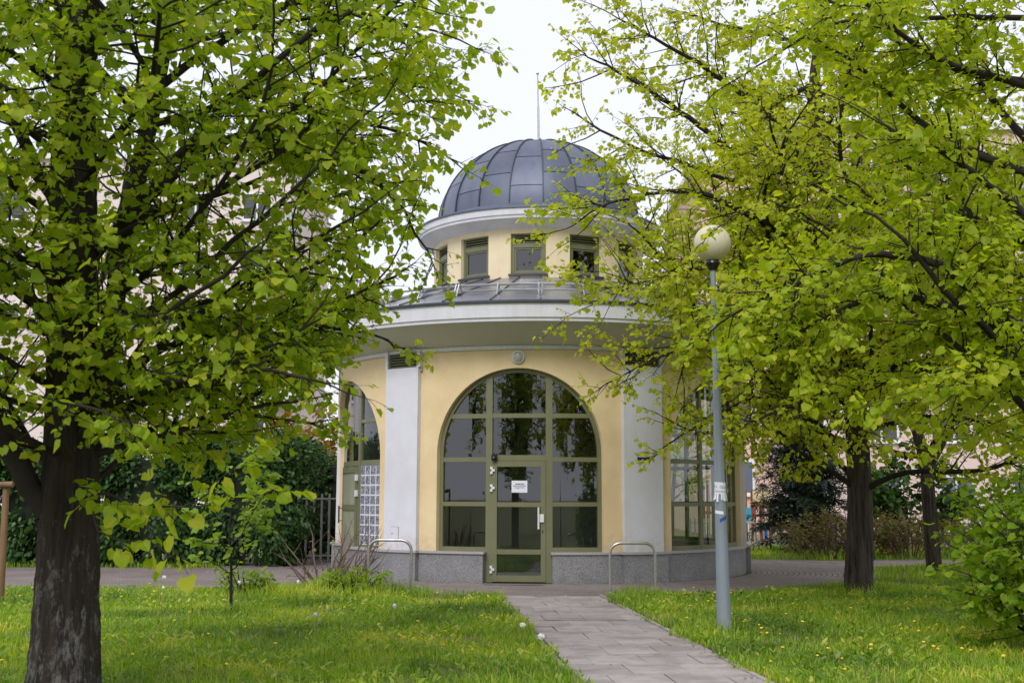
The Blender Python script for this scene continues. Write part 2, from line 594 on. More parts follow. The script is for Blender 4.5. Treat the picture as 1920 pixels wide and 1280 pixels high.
def paver(mb, a, r, w, cx, cy):
    h = rng.uniform(-0.0015, 0.0025)
    a0, a1, r0, r1 = a - w * .485, a + w * .485, r + .017, r + .1
    rows = [[(r0 * math.sin(a0) - cx, -r0 * math.cos(a0) - cy, -.03), (r0 * math.sin(a1) - cx, -r0 * math.cos(a1) - cy, -.03),
             (r1 * math.sin(a1) - cx, -r1 * math.cos(a1) - cy, -.03), (r1 * math.sin(a0) - cx, -r1 * math.cos(a0) - cy, -.03)]]
    rows.append([(x, y, h) for x, y, z in rows[0]])
    b = mb.quadstrip(rows, True)
    mb.f.append((b + 4, b + 5, b + 6, b + 7))


m = MB()
for d, a, r, w in far:
    paver(m, a, r, w, 0, 0)
o = m.build("paver_courses", paver_m, pavement)
o.location = (PX, PY, 0)
tag(o, kind="stuff")
for d, a, r, w in near:
    m = MB()
    paver(m, a, r, w, 0, 0)
    m.build("paver", paver_m, pavement).location = (PX, PY, 0)

# the slab path from the door towards the camera
DL = Vector((0.74, -8.55, 0)).normalized()
ND = Vector((-DL.y, DL.x, 0))              # to the right, seen from the camera
if ND.x < 0:
    ND = -ND
P0 = Vector((-0.19, 18.32, 0))
PATH_L = 20.0
m = MB()
b = [P0 - ND * .1, P0 + ND * 1.66, P0 + DL * PATH_L + ND * 1.66, P0 + DL * PATH_L - ND * .1]
m.v = [(p.x, p.y, -0.009) for p in b]
m.f = [(3, 2, 1, 0)]
walk = tag(m.build("walkway", bed_m), kind="structure")
sw, sl = 0.497, 0.63
slab_meshes = []
for k in range(4):
    m = MB()
    rg = random.Random(k + 50)
    g = 0.0045
    m.box(g, sw - g, g, sl - g, -0.03, 0.0)
    slab = m.build("slab", slab_m, walk)
    slab_meshes.append(slab.data)
    bpy.data.objects.remove(slab)
half = MB()
half.box(0.0045, sw / 2 - 0.0045, 0.0045, sl - 0.0045, -0.03, 0)
ho = half.build("slab", slab_m, walk)
half_me = ho.data
bpy.data.objects.remove(ho)
angz = math.atan2(ND.y, ND.x)
rg = random.Random(7)


def put(me, u, v):
    o = bpy.data.objects.new("slab", me)
    COL.objects.link(o)
    o.parent = walk
    p = P0 + ND * u + DL * v
    o.location = (p.x + rg.uniform(-.004, .004), p.y + rg.uniform(-.004, .004), rg.uniform(-0.004, 0.006))
    o.rotation_euler = (R(rg.uniform(-.5, .5)), R(rg.uniform(-.5, .5)), angz + R(rg.uniform(-.7, .7)))


row = 0
v = 0.6
while v < PATH_L:
    if row % 2 == 0:
        for i in range(3):
            put(slab_meshes[i], 0.04 + i * sw, v)
    else:
        put(half_me, 0.04, v)
        for i in range(2):
            put(slab_meshes[i], 0.04 + sw * .5 + i * sw, v)
        put(half_me, 0.04 + sw * 2.5, v)
    v += sl
    row += 1
for side in (-0.03, 1.54):
    for i in range(int(PATH_L)):
        m = MB()
        m.box(0, .055, -.497, .497, -.03, .001)
        o = m.build("edge_kerb", kerb_m, walk)
        p = P0 + ND * side + DL * (i + .5)
        o.location = (p.x, p.y, rg.uniform(-.004, .004))
        o.rotation_euler = (0, 0, angz + R(rg.uniform(-.6, .6)))

# ---------------------------------------------------------------- the pavilion
RW = 4.19
pav = empty("round_pavilion", (PX, PY, 0), "round yellow pavilion with white pilasters, arched windows and dark metal dome", "building")
BAYS = [-6.35, 54.6, 114.4, 173.9, -126.8, -67.4]         # centre angles of the six bays
PIL = [-37.6, 24.8, 84.4, 144.2, -156.2, -97.0]
WALL_T = 4.15
HALF = 1.53                                                # half width of the arched openings, along the wall
SPRING, SILL = 2.24, 0.535


def archz(s, w=HALF, zc=SPRING):
    return zc + math.sqrt(max(0.0, w * w - s * s))


# wall ring with arched openings
cols = set()
ha = math.degrees(HALF / RW)
open_at = []
for c in BAYS:
    for i in range(41):
        cols.add(round(c - ha * math.cos(math.pi * i / 40), 5))
    open_at.append((round(c - ha, 5), round(c + ha, 5), c))
for a in range(-180, 181, 3):
    if not any(lo <= a <= hi for lo, hi, c in open_at):
        cols.add(float(a))
cols = sorted(x for x in cols if x >= -180)
m = MB()
RI = RW - 0.28


def pt(a, r, z):
    a = R(a)
    return (r * math.sin(a), -r * math.cos(a), z)


for a0, a1 in zip(cols, cols[1:]):
    mid = (a0 + a1) / 2
    z0, z1, op = 0.40, 0.40, False
    for lo, hi, c in open_at:
        if lo < mid < hi:
            op = True
            z0 = archz(R(a0 - c) * RW)
            z1 = archz(R(a1 - c) * RW)
    b = len(m.v)
    m.v += [pt(a0, RW, z0), pt(a1, RW, z1), pt(a1, RW, WALL_T), pt(a0, RW, WALL_T),
            pt(a0, RI, z0), pt(a1, RI, z1), pt(a1, RI, WALL_T), pt(a0, RI, WALL_T)]
    m.f += [(b, b + 1, b + 2, b + 3), (b + 4, b + 7, b + 6, b + 5)]
    if op:
        m.f.append((b, b + 4, b + 5, b + 1))
for lo, hi, c in open_at:
    for a in (lo, hi):
        b = len(m.v)
        m.v += [pt(a, RW, .4), pt(a, RI, .4), pt(a, RI, SPRING), pt(a, RW, SPRING)]
        m.f.append((b, b + 1, b + 2, b + 3))
m.build("wall", stucco_y, pav)

# pilasters with louvred vents at the head
for i, c in enumerate(PIL):
    w = 5.35
    m = MB()
    m.arcbox(c - w, c + w, 0.5, 3.84, RW - .05, RW + .10, 4)
    for sgn in (-1, 1):
        m.arcbox(c + sgn * w - .45, c + sgn * w + .45, 3.84, WALL_T, RW - .05, RW + .10, 1)
    p = m.build("pilaster", stucco_w, pav)
    m = MB()
    m.arcbox(c - w + .45, c + w - .45, 3.84, WALL_T, RW - .02, RW + .012, 4)
    m.build("vent_back", vent_m, p)
    for k in range(6):
        m = MB()
        rows = []
        for j in range(5):
            a = c - w + .47 + (2 * w - .94) * j / 4
            z = 3.855 + k * 0.049
            rows.append([pt(a, RW + .085, z), pt(a, RW + .085, z + .008), pt(a, RW + .02, z + .042), pt(a, RW + .02, z + .034)])
        m.quadstrip(rows, True)
        m.build("louvre_slat", olive, p)
    # granite foot of the pilaster
    m = MB()
    m.arcbox(c - w - .55, c + w + .55, -.02, .493, RW, RW + .17, 4)
    m.build("plinth_block", granite_m, pav)
    m = MB()
    m.arcbox(c - w - .9, c + w + .9, .493, .535, RW - .02, RW + .20, 5)
    m.build("coping_stone", coping_m, pav)

# plinth slabs and coping between the pilasters, left open where the doors stand
DOOR_A = (-14.6, 1.9)
SIDE_A = (-81.0, -60.3)
for i, c in enumerate(BAYS):
    lo, hi = PIL[i - 0], None
spans = []
ps = sorted(PIL)
for i in range(6):
    a0 = ps[i] + 5.9
    a1 = ps[(i + 1) % 6] - 5.9 + (360 if i == 5 else 0)
    cut = [(a0, a1)]
    for d0, d1 in (DOOR_A, SIDE_A):
        nc = []
        for x0, x1 in cut:
            if x0 < d0 and d1 < x1:
                nc += [(x0, d0), (d1, x1)]
            else:
                nc.append((x0, x1))
        cut = nc
    spans += cut
for x0, x1 in spans:
    k = max(1, round((x1 - x0) / 18))
    for j in range(k):
        b0, b1 = x0 + (x1 - x0) * j / k, x0 + (x1 - x0) * (j + 1) / k
        m = MB()
        m.arcbox(b0 + .03, b1 - .03, -.02, .493, RW - .25, RW + .07)
        m.build("plinth_slab", granite_m, pav)
        m = MB()
        m.arcbox(b0 + (.02 if j else -.3), b1 - (.02 if j < k - 1 else -.3), .493, .532, RW - .27, RW + .10)
        m.build("coping_stone", coping_m, pav)


def framed_arch(c, mull, bars, hw=HALF, r0=RW - .17, r1=RW - .10, holes=(), fw=.075, name="window_frame", bottom=SILL, skip=None):
    """olive frame filling one arched opening; mull/bars: (from, to) in metres along the wall from the bay centre / in height.
    Returns the frame object and the list of clear cells."""
    m = MB()
    N = 40
    inner = hw - fw

    def P(s, z, r):
        return pt(c + math.degrees(s / RW), r, z)
    # arched outer member
    rows = []
    path = [(-hw, bottom), (-hw, SPRING)] + [(-hw * math.cos(math.pi * i / N), SPRING + hw * math.sin(math.pi * i / N)) for i in range(1, N)] + [(hw, SPRING), (hw, bottom)]
    ipath = [(-inner, bottom), (-inner, SPRING)] + [(-inner * math.cos(math.pi * i / N), SPRING + inner * math.sin(math.pi * i / N)) for i in range(1, N)] + [(inner, SPRING), (inner, bottom)]
    for (s, z), (s2, z2) in zip(path, ipath):
        rows.append([P(s, z, r1), P(s2, z2, r1), P(s2, z2, r0), P(s, z, r0)])
    m.quadstrip(rows, True)
    e = .012
    for s0, s1, z0, z1 in mull:
        top = min(z1, archz(max(abs(s0), abs(s1)), inner) + .04)
        m.arcbox(c + math.degrees(s0 / RW), c + math.degrees(s1 / RW), z0, top, r0 + e, r1 + .004, 2)
    for s0, s1, z0, z1 in bars:
        lim = inner + .03 if z1 < SPRING else math.sqrt(max(.01, inner ** 2 - (z0 - SPRING) ** 2)) + .03
        a, b_ = max(s0, -lim), min(s1, lim)
        m.arcbox(c + math.degrees(a / RW), c + math.degrees(b_ / RW), z0, z1, r0 + e * 1.5, r1 - .003)
    return m.build(name, olive, pav)


def pane(c, s0, s1, z0, z1, parent, mat=glass, hw=HALF - .07, r=RW - .135, name="pane"):
    """one sheet of glass, cut to the arch where it meets it"""
    m = MB()
    n = 12
    top, bot = [], []
    s0, s1 = max(s0, -hw), min(s1, hw)
    for i in range(n + 1):
        s = s0 + (s1 - s0) * i / n
        zt = min(z1, archz(s, hw))
        if zt < z0:
            zt = z0
        a = c + math.degrees(s / RW)
        bot.append(pt(a, r, z0))
        top.append(pt(a, r, zt))
    m.quadstrip([bot, top])
    return m.build(name, mat, parent)


# front bay: glazing round the entrance door
c = BAYS[0]
sd_ = lambda a: R(a - c) * RW
mL0, mL1, mR0, mR1 = sd_(-14.6), sd_(-12.95), sd_(0.45), sd_(2.1)
B1, B2, B3 = (2.885, 2.965), (2.11, 2.19), (1.325, 1.40)
fr = framed_arch(c, [(mL0, mL1, 0.0, 4), (mR0, mR1, 0.0, 4)],
                 [(-2, 2, *B1), (-2, mL0, *B2), (mR1, 2, *B2), (mL1, mR0, 2.125, 2.225), (-2, mL0, *B3), (mR1, 2, *B3),
                  (-2, mL0, SILL, .61), (mR1, 2, SILL, .61)])
for zz0, zz1 in ((B1[1], 4), (B2[1], B1[0]), (B3[1], B2[0]), (.61, B3[0])):
    for s0, s1 in ((-2, mL0), (mL1, mR0), (mR1, 2)):
        if s0 == mL1 and zz1 <= B2[0]:
            continue
        pane(c, s0, s1, zz0, zz1, fr)
# the door leaf
m = MB()
dz0, dz1 = 0.015, 2.12
a0, a1 = -12.9, 0.4
st = 1.2
for x0, x1, y0, y1 in ((a0, a0 + st, dz0, dz1), (a1 - st, a1, dz0, dz1), (a0 + st, a1 - st, 2.02, dz1), (a0 + st, a1 - st, 1.315, 1.395),
                       (a0 + st, a1 - st, .49, .575), (a0 + st, a1 - st, dz0, .125)):
    m.arcbox(x0, x1, y0, y1, RW - .165, RW - .085 + (0.003 if x1 - x0 < 2 else 0), 3)
door = m.build("entrance_door", olive, pav)
for z0, z1 in ((.125, .49), (.575, 1.315), (1.395, 2.02)):
    m = MB()
    m.quadstrip([[pt(a0 + st + (a1 - a0 - 2 * st) * i / 6, RW - .13, z0) for i in range(7)],
                 [pt(a0 + st + (a1 - a0 - 2 * st) * i / 6, RW - .13, z1) for i in range(7)]])
    m.build("pane", glass, door)
for z in (1.955, 1.645, .225):
    m = MB()
    m.arcbox(a0 - .45, a0 + .15, z - .065, z - .02, RW - .09, RW - .055, 1)
    m.arcbox(a0 - .45, a0 + .15, z + .02, z + .065, RW - .09, RW - .055, 1)
    m.arcbox(a0 - .1, a0 + .7, z - .022, z + .022, RW - .09, RW - .05, 1)
    m.build("hinge", white_metal, door)
m = MB()
m.tube([pt(-1.35, RW - .03, .93), pt(-1.35, RW - .03, 1.31)], .017, 8)
m.tube([pt(-1.35, RW - .03, 1.0), pt(-1.35, RW - .1, 1.0)], .01, 6)
m.tube([pt(-1.35, RW - .03, 1.24), pt(-1.35, RW - .1, 1.24)], .01, 6)
m.build("handle", white_metal, door)
m = MB()
m.arcbox(-1.2, -.05, 1.05, 1.19, RW - .085, RW - .05, 1)
m.build("lock_plate", white_metal, door)
m = MB()
m.arcbox(-.42, -.22, .86, .91, RW - .085, RW - .075, 1)
m.build("lock", black_pl, door)
# dome camera on the transom
m = MB()
m.tube([pt(-12.3, RW - .1, 2.20), pt(-12.3, RW - .02, 2.20)], .05, 10)
m.sphere(pt(-12.3, RW - .04, 2.165), .055, 10, 6)
m.build("camera_dome", black_pl, pav, True)
# metal grating strip at the threshold
m = MB()
m.arcbox(-13, 0, .001, .004, RW + .42, RW + .52, 4)
m.build("threshold_grate", zinc_seam, pav)

# the paper sheet on the door glass
m = MB()
nr = RW - .082
m.arcbox(-8.1, -4.15, 1.565, 1.775, RW - .128, RW - .1265, 2)
sheet = m.build("paper_notice", paper)
sheet.location = (PX, PY, 0)
tag(sheet, "white paper notice with printed lines taped inside the entrance door glass", "notice")
rg = random.Random(3)
for z, x0, x1, h in ((1.715, -7.2, -4.95, .010), (1.683, -7.75, -4.5, .007), (1.652, -7.35, -4.9, .006), (1.637, -6.7, -6.2, .004)):
    a = x0
    while a < x1:
        w = rg.uniform(.10, .32)
        m = MB()
        m.arcbox(a, min(a + w, x1), z - h, z + h, RW - .1262, RW - .1258, 1)
        m.build("printed_line", ink, sheet)
        a += w + .05

# right bay and the three bays at the back: three-light arched windows
for c in BAYS[1:5]:
    s1_, s2_ = .52, .60
    fr = framed_arch(c, [(-s2_, -s1_, SILL, 4), (s1_, s2_, SILL, 4)], [(-2, 2, *B1), (-2, 2, *B2), (-2, 2, *B3), (-2, 2, SILL, .61)])
    for zz0, zz1 in ((B1[1], 4), (B2[1], B1[0]), (B3[1], B2[0]), (.61, B3[0])):
        for s0, s1 in ((-2, -s2_), (-s1_, s1_), (s2_, 2)):
            pane(c, s0, s1, zz0, zz1, fr)

# left bay: steel service door, glass blocks, two upper lights
c = BAYS[5]
sd_ = lambda a: R(a - c) * RW
q0, q1 = sd_(-60.4), sd_(-59.0)
fr = framed_arch(c, [(q0, q1, 0, 4)], [(-2, 2, 2.08, 2.18), (q1, 2, 2.90, 2.97), (q1, 2, SILL, .58)])
pane(c, -2, q0, 2.18, 4, fr)
pane(c, q1, 2, 2.18, 2.90, fr)
pane(c, q1, 2, 2.97, 4, fr)
m = MB()
d0, d1 = -80.5, -60.6
for x0, x1, y0, y1 in ((d0, d0 + 1.6, .015, 2.07), (d1 - 1.6, d1, .015, 2.07), (d0 + 1.6, d1 - 1.6, 1.95, 2.07), (d0 + 1.6, d1 - 1.6, 1.22, 1.33), (d0 + 1.6, d1 - 1.6, .015, .12)):
    m.arcbox(x0, x1, y0, y1, RW - .16, RW - .085, 3)
sdoor = m.build("service_door", olive, pav)
for y0, y1 in ((1.33, 1.95), (.12, 1.22)):
    m = MB()
    m.arcbox(d0 + 1.6, d1 - 1.6, y0, y1, RW - .145, RW - .105, 4)
    m.build("door_panel", olive_d, sdoor)
for z in (1.85, 1.55):
    m = MB()
    m.arcbox(d1 - .6, d1 + .6, z - .06, z + .06, RW - .09, RW - .05, 1)
    m.build("hinge", white_metal, sdoor)
m = MB()
m.tube([pt(-79.2, RW - .02, .95), pt(-79.2, RW - .02, 1.3)], .018, 8)
m.tube([pt(-79.2, RW - .02, 1.0), pt(-79.2, RW - .09, 1.0)], .01, 6)
m.tube([pt(-79.2, RW - .02, 1.25), pt(-79.2, RW - .09, 1.25)], .01, 6)
m.build("handle", zinc_seam, sdoor)


def glassblock_mat():
    m, n, l, p, o = nt("glass_block")
    t = noise(n, l, 22, 2, 0.6)
    r_ = ramp(n, [(0.35, (0.10, 0.11, 0.15)), (0.6, (0.30, 0.32, 0.38)), (0.7, (0.55, 0.57, 0.62))])
    l.new(t.outputs[0], r_.inputs[0])
    l.new(r_.outputs[0], p.inputs["Base Color"])
    p.inputs["Roughness"].default_value = 0.12
    b = n.new("ShaderNodeBump")
    b.inputs["Strength"].default_value = 0.6
    b.inputs["Distance"].default_value = 0.02
    l.new(t.outputs[0], b.inputs["Height"])
    l.new(b.outputs[0], p.inputs["Normal"])
    return m


gb = glassblock_mat()
ga0, ga1 = -59.0, -47.6
m = MB()
m.arcbox(ga0, ga1, .58, 2.08, RW - .17, RW - .115, 5)
grout = m.build("glass_block_panel", white_trim, pav)
nr_, nc_ = 8, 4
for i in range(nr_):
    for j in range(nc_):
        m = MB()
        aw, zh = (ga1 - ga0) / nc_, 1.5 / nr_
        m.arcbox(ga0 + aw * j + .22, ga0 + aw * (j + 1) - .22, .58 + zh * i + .014, .58 + zh * (i + 1) - .014, RW - .13, RW - .1125, 1)
        m.build("glass_block", gb, grout)

# interior: floor, ceiling, a column, dark partitions added to darken the front glazing
m = MB()
m.revolve([(0.01, .02), (RI + .1, .02)], n=48)
m.build("interior_floor", interior_m, pav)
m = MB()
m.revolve([(0.01, 4.05), (RI + .05, 4.05)], n=48)
m.build("interior_ceiling", interior_d, pav)
m = MB()
m.box(-3.6, 1.35, -1.5, -1.38, .03, 4.04)
m.build("added_partition", interior_d, pav)
m = MB()
m.tube([(-1.95, -2.9, .03), (-1.95, -2.9, 4.04)], .13, 12)
m.build("interior_column", interior_m, pav, True)
m = MB()
m.box(1.35, 1.47, -1.5, 2.2, .03, 4.04)
m.build("added_partition", interior_d, pav)

# wall lamp over the door
a = -6.3
m = MB()
m.tube([pt(a, RW - .02, 3.965), pt(a, RW + .045, 3.965)], .118, 20)
wl_ = m.build("wall_lamp", steel, pav, True)
m = MB()
m.tube([pt(a, RW + .03, 3.965), pt(a, RW + .06, 3.965), pt(a, RW + .085, 3.965), pt(a, RW + .098, 3.965)], [.095, .092, .065, .02], 18)
m.build("lens", lens_m, wl_, True)
m = MB()
m.arcbox(-32.6, -31.7, 3.77, 3.87, RW - .02, RW + .05, 1)
m.build("junction_box", fence_m, pav)
# meter hatch on the left pilaster
m = MB()
m.arcbox(-40.2, -37.6, .70, .95, RW + .095, RW + .108, 2)
h = m.build("meter_hatch", fence_m, pav)
m = MB()
m.arcbox(-40.08, -37.72, .712, .938, RW + .104, RW + .114, 2)
m.build("hatch_lid", stucco_w, h)
m = MB()
m.arcbox(-39.75, -39.62, .81, .84, RW + .113, RW + .118, 1)
m.build("hatch_lock", black_pl, h)
# small blue name plate on the right pilaster
m = MB()
m.arcbox(22.9, 26.3, 2.10, 2.20, RW + .102, RW + .108, 2)
plate = m.build("name_plate", navy)
plate.location = (PX, PY, 0)
tag(plate, "small navy blue plate with white lettering on a white pilaster", "sign")
rg = random.Random(8)
a = 23.3
while a < 25.9:
    w = rg.uniform(.12, .4)
    m = MB()
    m.arcbox(a, min(a + w, 25.95), 2.118, 2.143, RW + .1082, RW + .1086, 1)
    m.build("lettering", paper, plate)
    a += w + .07

# eaves: wall-top trim, sloping soffit, fascia
m = MB()
m.revolve([(RW - .02, 4.095), (RW + .05, 4.10), (RW + .055, 4.165), (RW + .02, 4.175)], n=120)
m.build("trim_band", white_trim, pav, True)
m = MB()
m.revolve([(RW + .03, 4.17), (RW + .30, 4.27), (4.92, 4.505)], n=120)
m.build("soffit", soffit_m, pav, True)
m = MB()
m.revolve([(4.90, 4.50), (4.955, 4.50), (4.96, 4.545), (4.985, 4.565), (4.99, 4.835), (4.93, 4.84)], n=120)
m.build("fascia", white_trim, pav, True)

# main roof: 36 sheets between standing seams
RE, RZ = 5.03, 4.855
LB_R, LB_Z = 2.25, 5.77


def roofz(r):
    t = (RE - r) / (RE - LB_R)
    return RZ + (LB_Z - RZ) * t


m = MB()
m.revolve([(5.02, 4.815), (5.035, 4.822), (5.035, 4.86), (4.8, 4.80)], n=120)
roof = m.build("roof_edge", zinc_seam, pav, True)
for k in range(36):
    a0 = -0.9 + 10 * k
    m = MB()
    rows = []
    for i in range(5):
        a = a0 + 10 * i / 4
        rows.append([pt(a, r_, roofz(r_) + .004) for r_ in (RE, 4.1, 3.2, LB_R)])
    m.quadstrip(rows)
    m.build("roof_sheet", zinc_roof, roof)
    m = MB()
    sn = .09
    rows = [[pt(a0 - math.degrees(.009 / r_), r_, roofz(r_)), pt(a0 - math.degrees(.009 / r_), r_, roofz(r_) + .03),
             pt(a0 + math.degrees(.009 / r_), r_, roofz(r_) + .03), pt(a0 + math.degrees(.009 / r_), r_, roofz(r_))] for r_ in (RE, 4.1, 3.2, LB_R)]
    m.quadstrip(rows)
    m.build("standing_seam", roof_seam, roof)

# snow guard: two rails on brackets
m = MB()
RR = 4.33
zr = roofz(RR)
for dz in (.07, .175):
    m.tube([pt(a, RR, zr + dz) for a in range(-180, 181, 3)], .021, 6, cap=False)
rail = m.build("snow_rail", steel, pav, True)
for k in range(36):
    for off in ((0,) if k % 2 else (-.35, .35)):
        a = -0.9 + 10 * k + off
        m = MB()
        m.tube([pt(a, RR + .17, roofz(RR + .17) + .01), pt(a, RR + .035, zr + .20), pt(a, RR - .03, zr + .20), pt(a, RR - .10, roofz(RR - .1) + .01)], .015, 5)
        m.arcbox(a - .35, a + .35, zr + .035, zr + .105, RR - .03, RR + .03, 1)
        m.arcbox(a - .25, a + .25, zr + .145, zr + .21, RR - .028, RR + .028, 1)
        m.build("rail_bracket", steel, rail)

# lantern drum with twelve windows
RL = 2.26
LT, LB = 6.80, 5.66
WZ0, WZ1 = 5.84, 6.66
LC = [-6.6 + 30 * k for k in range(12)]
wh = 8.95
cols = set()
for c in LC:
    for x in (-wh, -wh / 2, 0, wh / 2, wh, 12, 15):
        cols.add(round(c + x, 4))
cols = sorted(cols)
cols.append(cols[0] + 360)
m = MB()
for a0, a1 in zip(cols, cols[1:]):
    mid = (a0 + a1) / 2
    op = any(abs(((mid - c + 180) % 360) - 180) < wh for c in LC)
    for z0, z1 in (((LB, WZ0), (WZ1, LT)) if op else ((LB, LT),)):
        b = len(m.v)
        m.v += [pt(a0, RL, z0), pt(a1, RL, z0), pt(a1, RL, z1), pt(a0, RL, z1)]
        m.f.append((b, b + 1, b + 2, b + 3))
    if op:
        for z in (WZ0, WZ1):
            b = len(m.v)
            m.v += [pt(a0, RL, z), pt(a1, RL, z), pt(a1, RL - .18, z), pt(a0, RL - .18, z)]
            m.f.append((b, b + 1, b + 2, b + 3))
for c in LC:
    for a in (c - wh, c + wh):
        b = len(m.v)
        m.v += [pt(a, RL, WZ0), pt(a, RL - .18, WZ0), pt(a, RL - .18, WZ1), pt(a, RL, WZ1)]
        m.f.append((b, b + 1, b + 2, b + 3))
m.build("lantern_wall", stucco_c, pav)
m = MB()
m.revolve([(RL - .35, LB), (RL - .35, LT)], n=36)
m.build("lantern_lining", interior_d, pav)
for c in LC:
    m = MB()
    r0, r1 = RL - .15, RL - .075
    f = 1.55
    for x0, x1, y0, y1 in ((-wh, -wh + f, WZ0, WZ1), (wh - f, wh, WZ0, WZ1), (-wh + f, wh - f, WZ0, WZ0 + .055), (-wh + f, wh - f, 6.385, 6.475), (-wh + f, wh - f, WZ1 - .03, WZ1)):
        m.arcbox(c + x0, c + x1, y0, y1, r0, r1 + (.003 if x1 - x0 < 2 else 0), 2)
    lw = m.build("lantern_window", olive, pav)
    m = MB()
    g = .9
    i0, i1, j0, j1 = -wh + f, wh - f, WZ0 + .055, 6.385
    for x0, x1, y0, y1 in ((i0, i0 + g, j0, j1), (i1 - g, i1, j0, j1), (i0 + g, i1 - g, j0, j0 + .035), (i0 + g, i1 - g, j1 - .035, j1)):
        m.arcbox(c + x0, c + x1, y0, y1, r0 + .01, r1 - .02, 2)
    m.build("sash", olive, lw)
    m = MB()
    m.quadstrip([[pt(c + i0 + g, RL - .12, j0 + .03), pt(c, RL - .12, j0 + .03), pt(c + i1 - g, RL - .12, j0 + .03)],
                 [pt(c + i0 + g, RL - .12, j1 - .03), pt(c, RL - .12, j1 - .03), pt(c + i1 - g, RL - .12, j1 - .03)]])
    m.build("pane", glass_l, lw)
    for k in range(3):
        m = MB()
        z = 6.485 + k * .05
        rows = [[pt(c + x, r1 + .0, z), pt(c + x, r1, z + .008), pt(c + x, r0 + .02, z + .045), pt(c + x, r0 + .02, z + .037)] for x in (-wh + f, 0, wh - f)]
        m.quadstrip(rows, True)
        m.build("louvre_slat", olive, lw)
    m = MB()
    m.arcbox(c - wh - .9, c + wh + .9, WZ0 - .04, WZ0 + .002, RL - .16, RL + .05, 3)
    m.build("window_sill", zinc_seam, lw)

# lantern cornice
m = MB()
m.revolve([(RL - .02, 6.745), (RL + .12, 6.80), (2.56, 6.905)], n=96)
m.build("lantern_soffit", white_trim, pav, True)
m = MB()
m.revolve([(2.54, 6.90), (2.585, 6.90), (2.59, 6.945), (2.615, 6.965), (2.62, 7.10), (2.58, 7.105)], n=96)
m.build("lantern_fascia", white_trim, pav, True)
m = MB()
m.revolve([(2.60, 7.085), (2.645, 7.092), (2.645, 7.125), (2.4, 7.21), (2.20, 7.30)], n=96)
apron = m.build("dome_apron", zinc, pav, True)

# dome: 20 gores of staggered sheets with standing seams
DR, DZ, DH = 2.17, 7.28, 1.86


def dome(a, ph, e=0.0):
    r_ = (DR + e) * math.cos(ph)
    return pt(a, r_, DZ + (DH + e) * math.sin(ph))


m = MB()
m.revolve([((DR - .02) * math.cos(i * math.pi / 40), DZ + (DH - .02) * math.sin(i * math.pi / 40)) for i in range(21)], n=60)
dm = m.build("dome", zinc_seam, pav, True)
NG = 20
for k in range(NG):
    a0 = 1.0 - 18 + 18 * k
    cuts = [0, 12.2, 35.5, 63, 88.5] if k % 2 == 0 else [0, 21.8, 43.5, 73, 88.5]
    for p0, p1 in zip(cuts, cuts[1:]):
        m = MB()
        rows = []
        n = max(3, int((p1 - p0) / 4))
        for i in range(n + 1):
            ph = R(p0 + .18 + (p1 - p0 - .36) * i / n)
            e = .004 + (.006 if i == 0 and p0 > 0 else 0)
            rows.append([dome(a0 + 18 * j / 5, ph, e) for j in range(6)])
        m.quadstrip(rows)
        m.build("dome_sheet", zinc, dm, True)
    m = MB()
    rows = []
    for i in range(25):
        ph = R(88 * i / 24)
        w = math.degrees(.011 / (DR * math.cos(ph) + .02))
        rows.append([dome(a0 - w, ph, 0), dome(a0 - w, ph, .034), dome(a0 + w, ph, .034), dome(a0 + w, ph, 0)])
    m.quadstrip(rows)
    m.build("dome_seam", zinc_seam, dm)
m = MB()
m.sphere((0, 0, 9.13), .14, 12, 6, .25)
m.tube([(0, 0, 9.1), (-.01, 0, 10.0)], [.03, .026], 8)
m.tube([(-.01, 0, 10.0), (-.025, 0, 10.74)], [.019, .016], 8)
m.sphere((-.025, 0, 10.77), .035, 8, 6)
m.build("mast", steel, pav, True)

# ---------------------------------------------------------------- cycle hoops
def hoop(p0, p1, h, label):
    e = empty("bicycle_hoop", (p0[0], p0[1], 0), label, "bike rack", "steel bicycle hoops before the pavilion")
    d = Vector((p1[0] - p0[0], p1[1] - p0[1], 0))
    L = d.length
    u = d / L
    rr = .17
    pts = [Vector((0, 0, -.02)), Vector((0, 0, (h - rr) * .5)), Vector((0, 0, h - rr))]
    pts += [u * (rr - rr * math.cos(t)) + Vector((0, 0, h - rr + rr * math.sin(t))) for t in [math.pi / 2 * i / 8 for i in range(1, 9)]]
    pts += [u * (L - rr + rr * math.sin(t)) + Vector((0, 0, h - rr + rr * math.cos(t))) for t in [math.pi / 2 * i / 8 for i in range(0, 9)]]
    pts += [u * L + Vector((0, 0, (h - rr) * .5)), u * L + Vector((0, 0, -.02))]
    m = MB()
    m.tube(pts, .0225, 12)
    m.build("tube", hoop_m, e, True)
    for q in (0, L):
        m = MB()
        m.tube([u * q + Vector((0, 0, -.01)), u * q + Vector((0, 0, .008)), u * q + Vector((0, 0, .02))], [.062, .06, .03], 14)
        m.build("base_plate", hoop_m, e, True)


hoop((-2.28, 19.05), (-1.59, 18.95), .80, "steel bicycle hoop by the meter hatch pilaster, beside bare twigs")
hoop((1.55, 18.72), (2.26, 18.74), .775, "steel bicycle hoop on the side of the path where the lamp post stands")

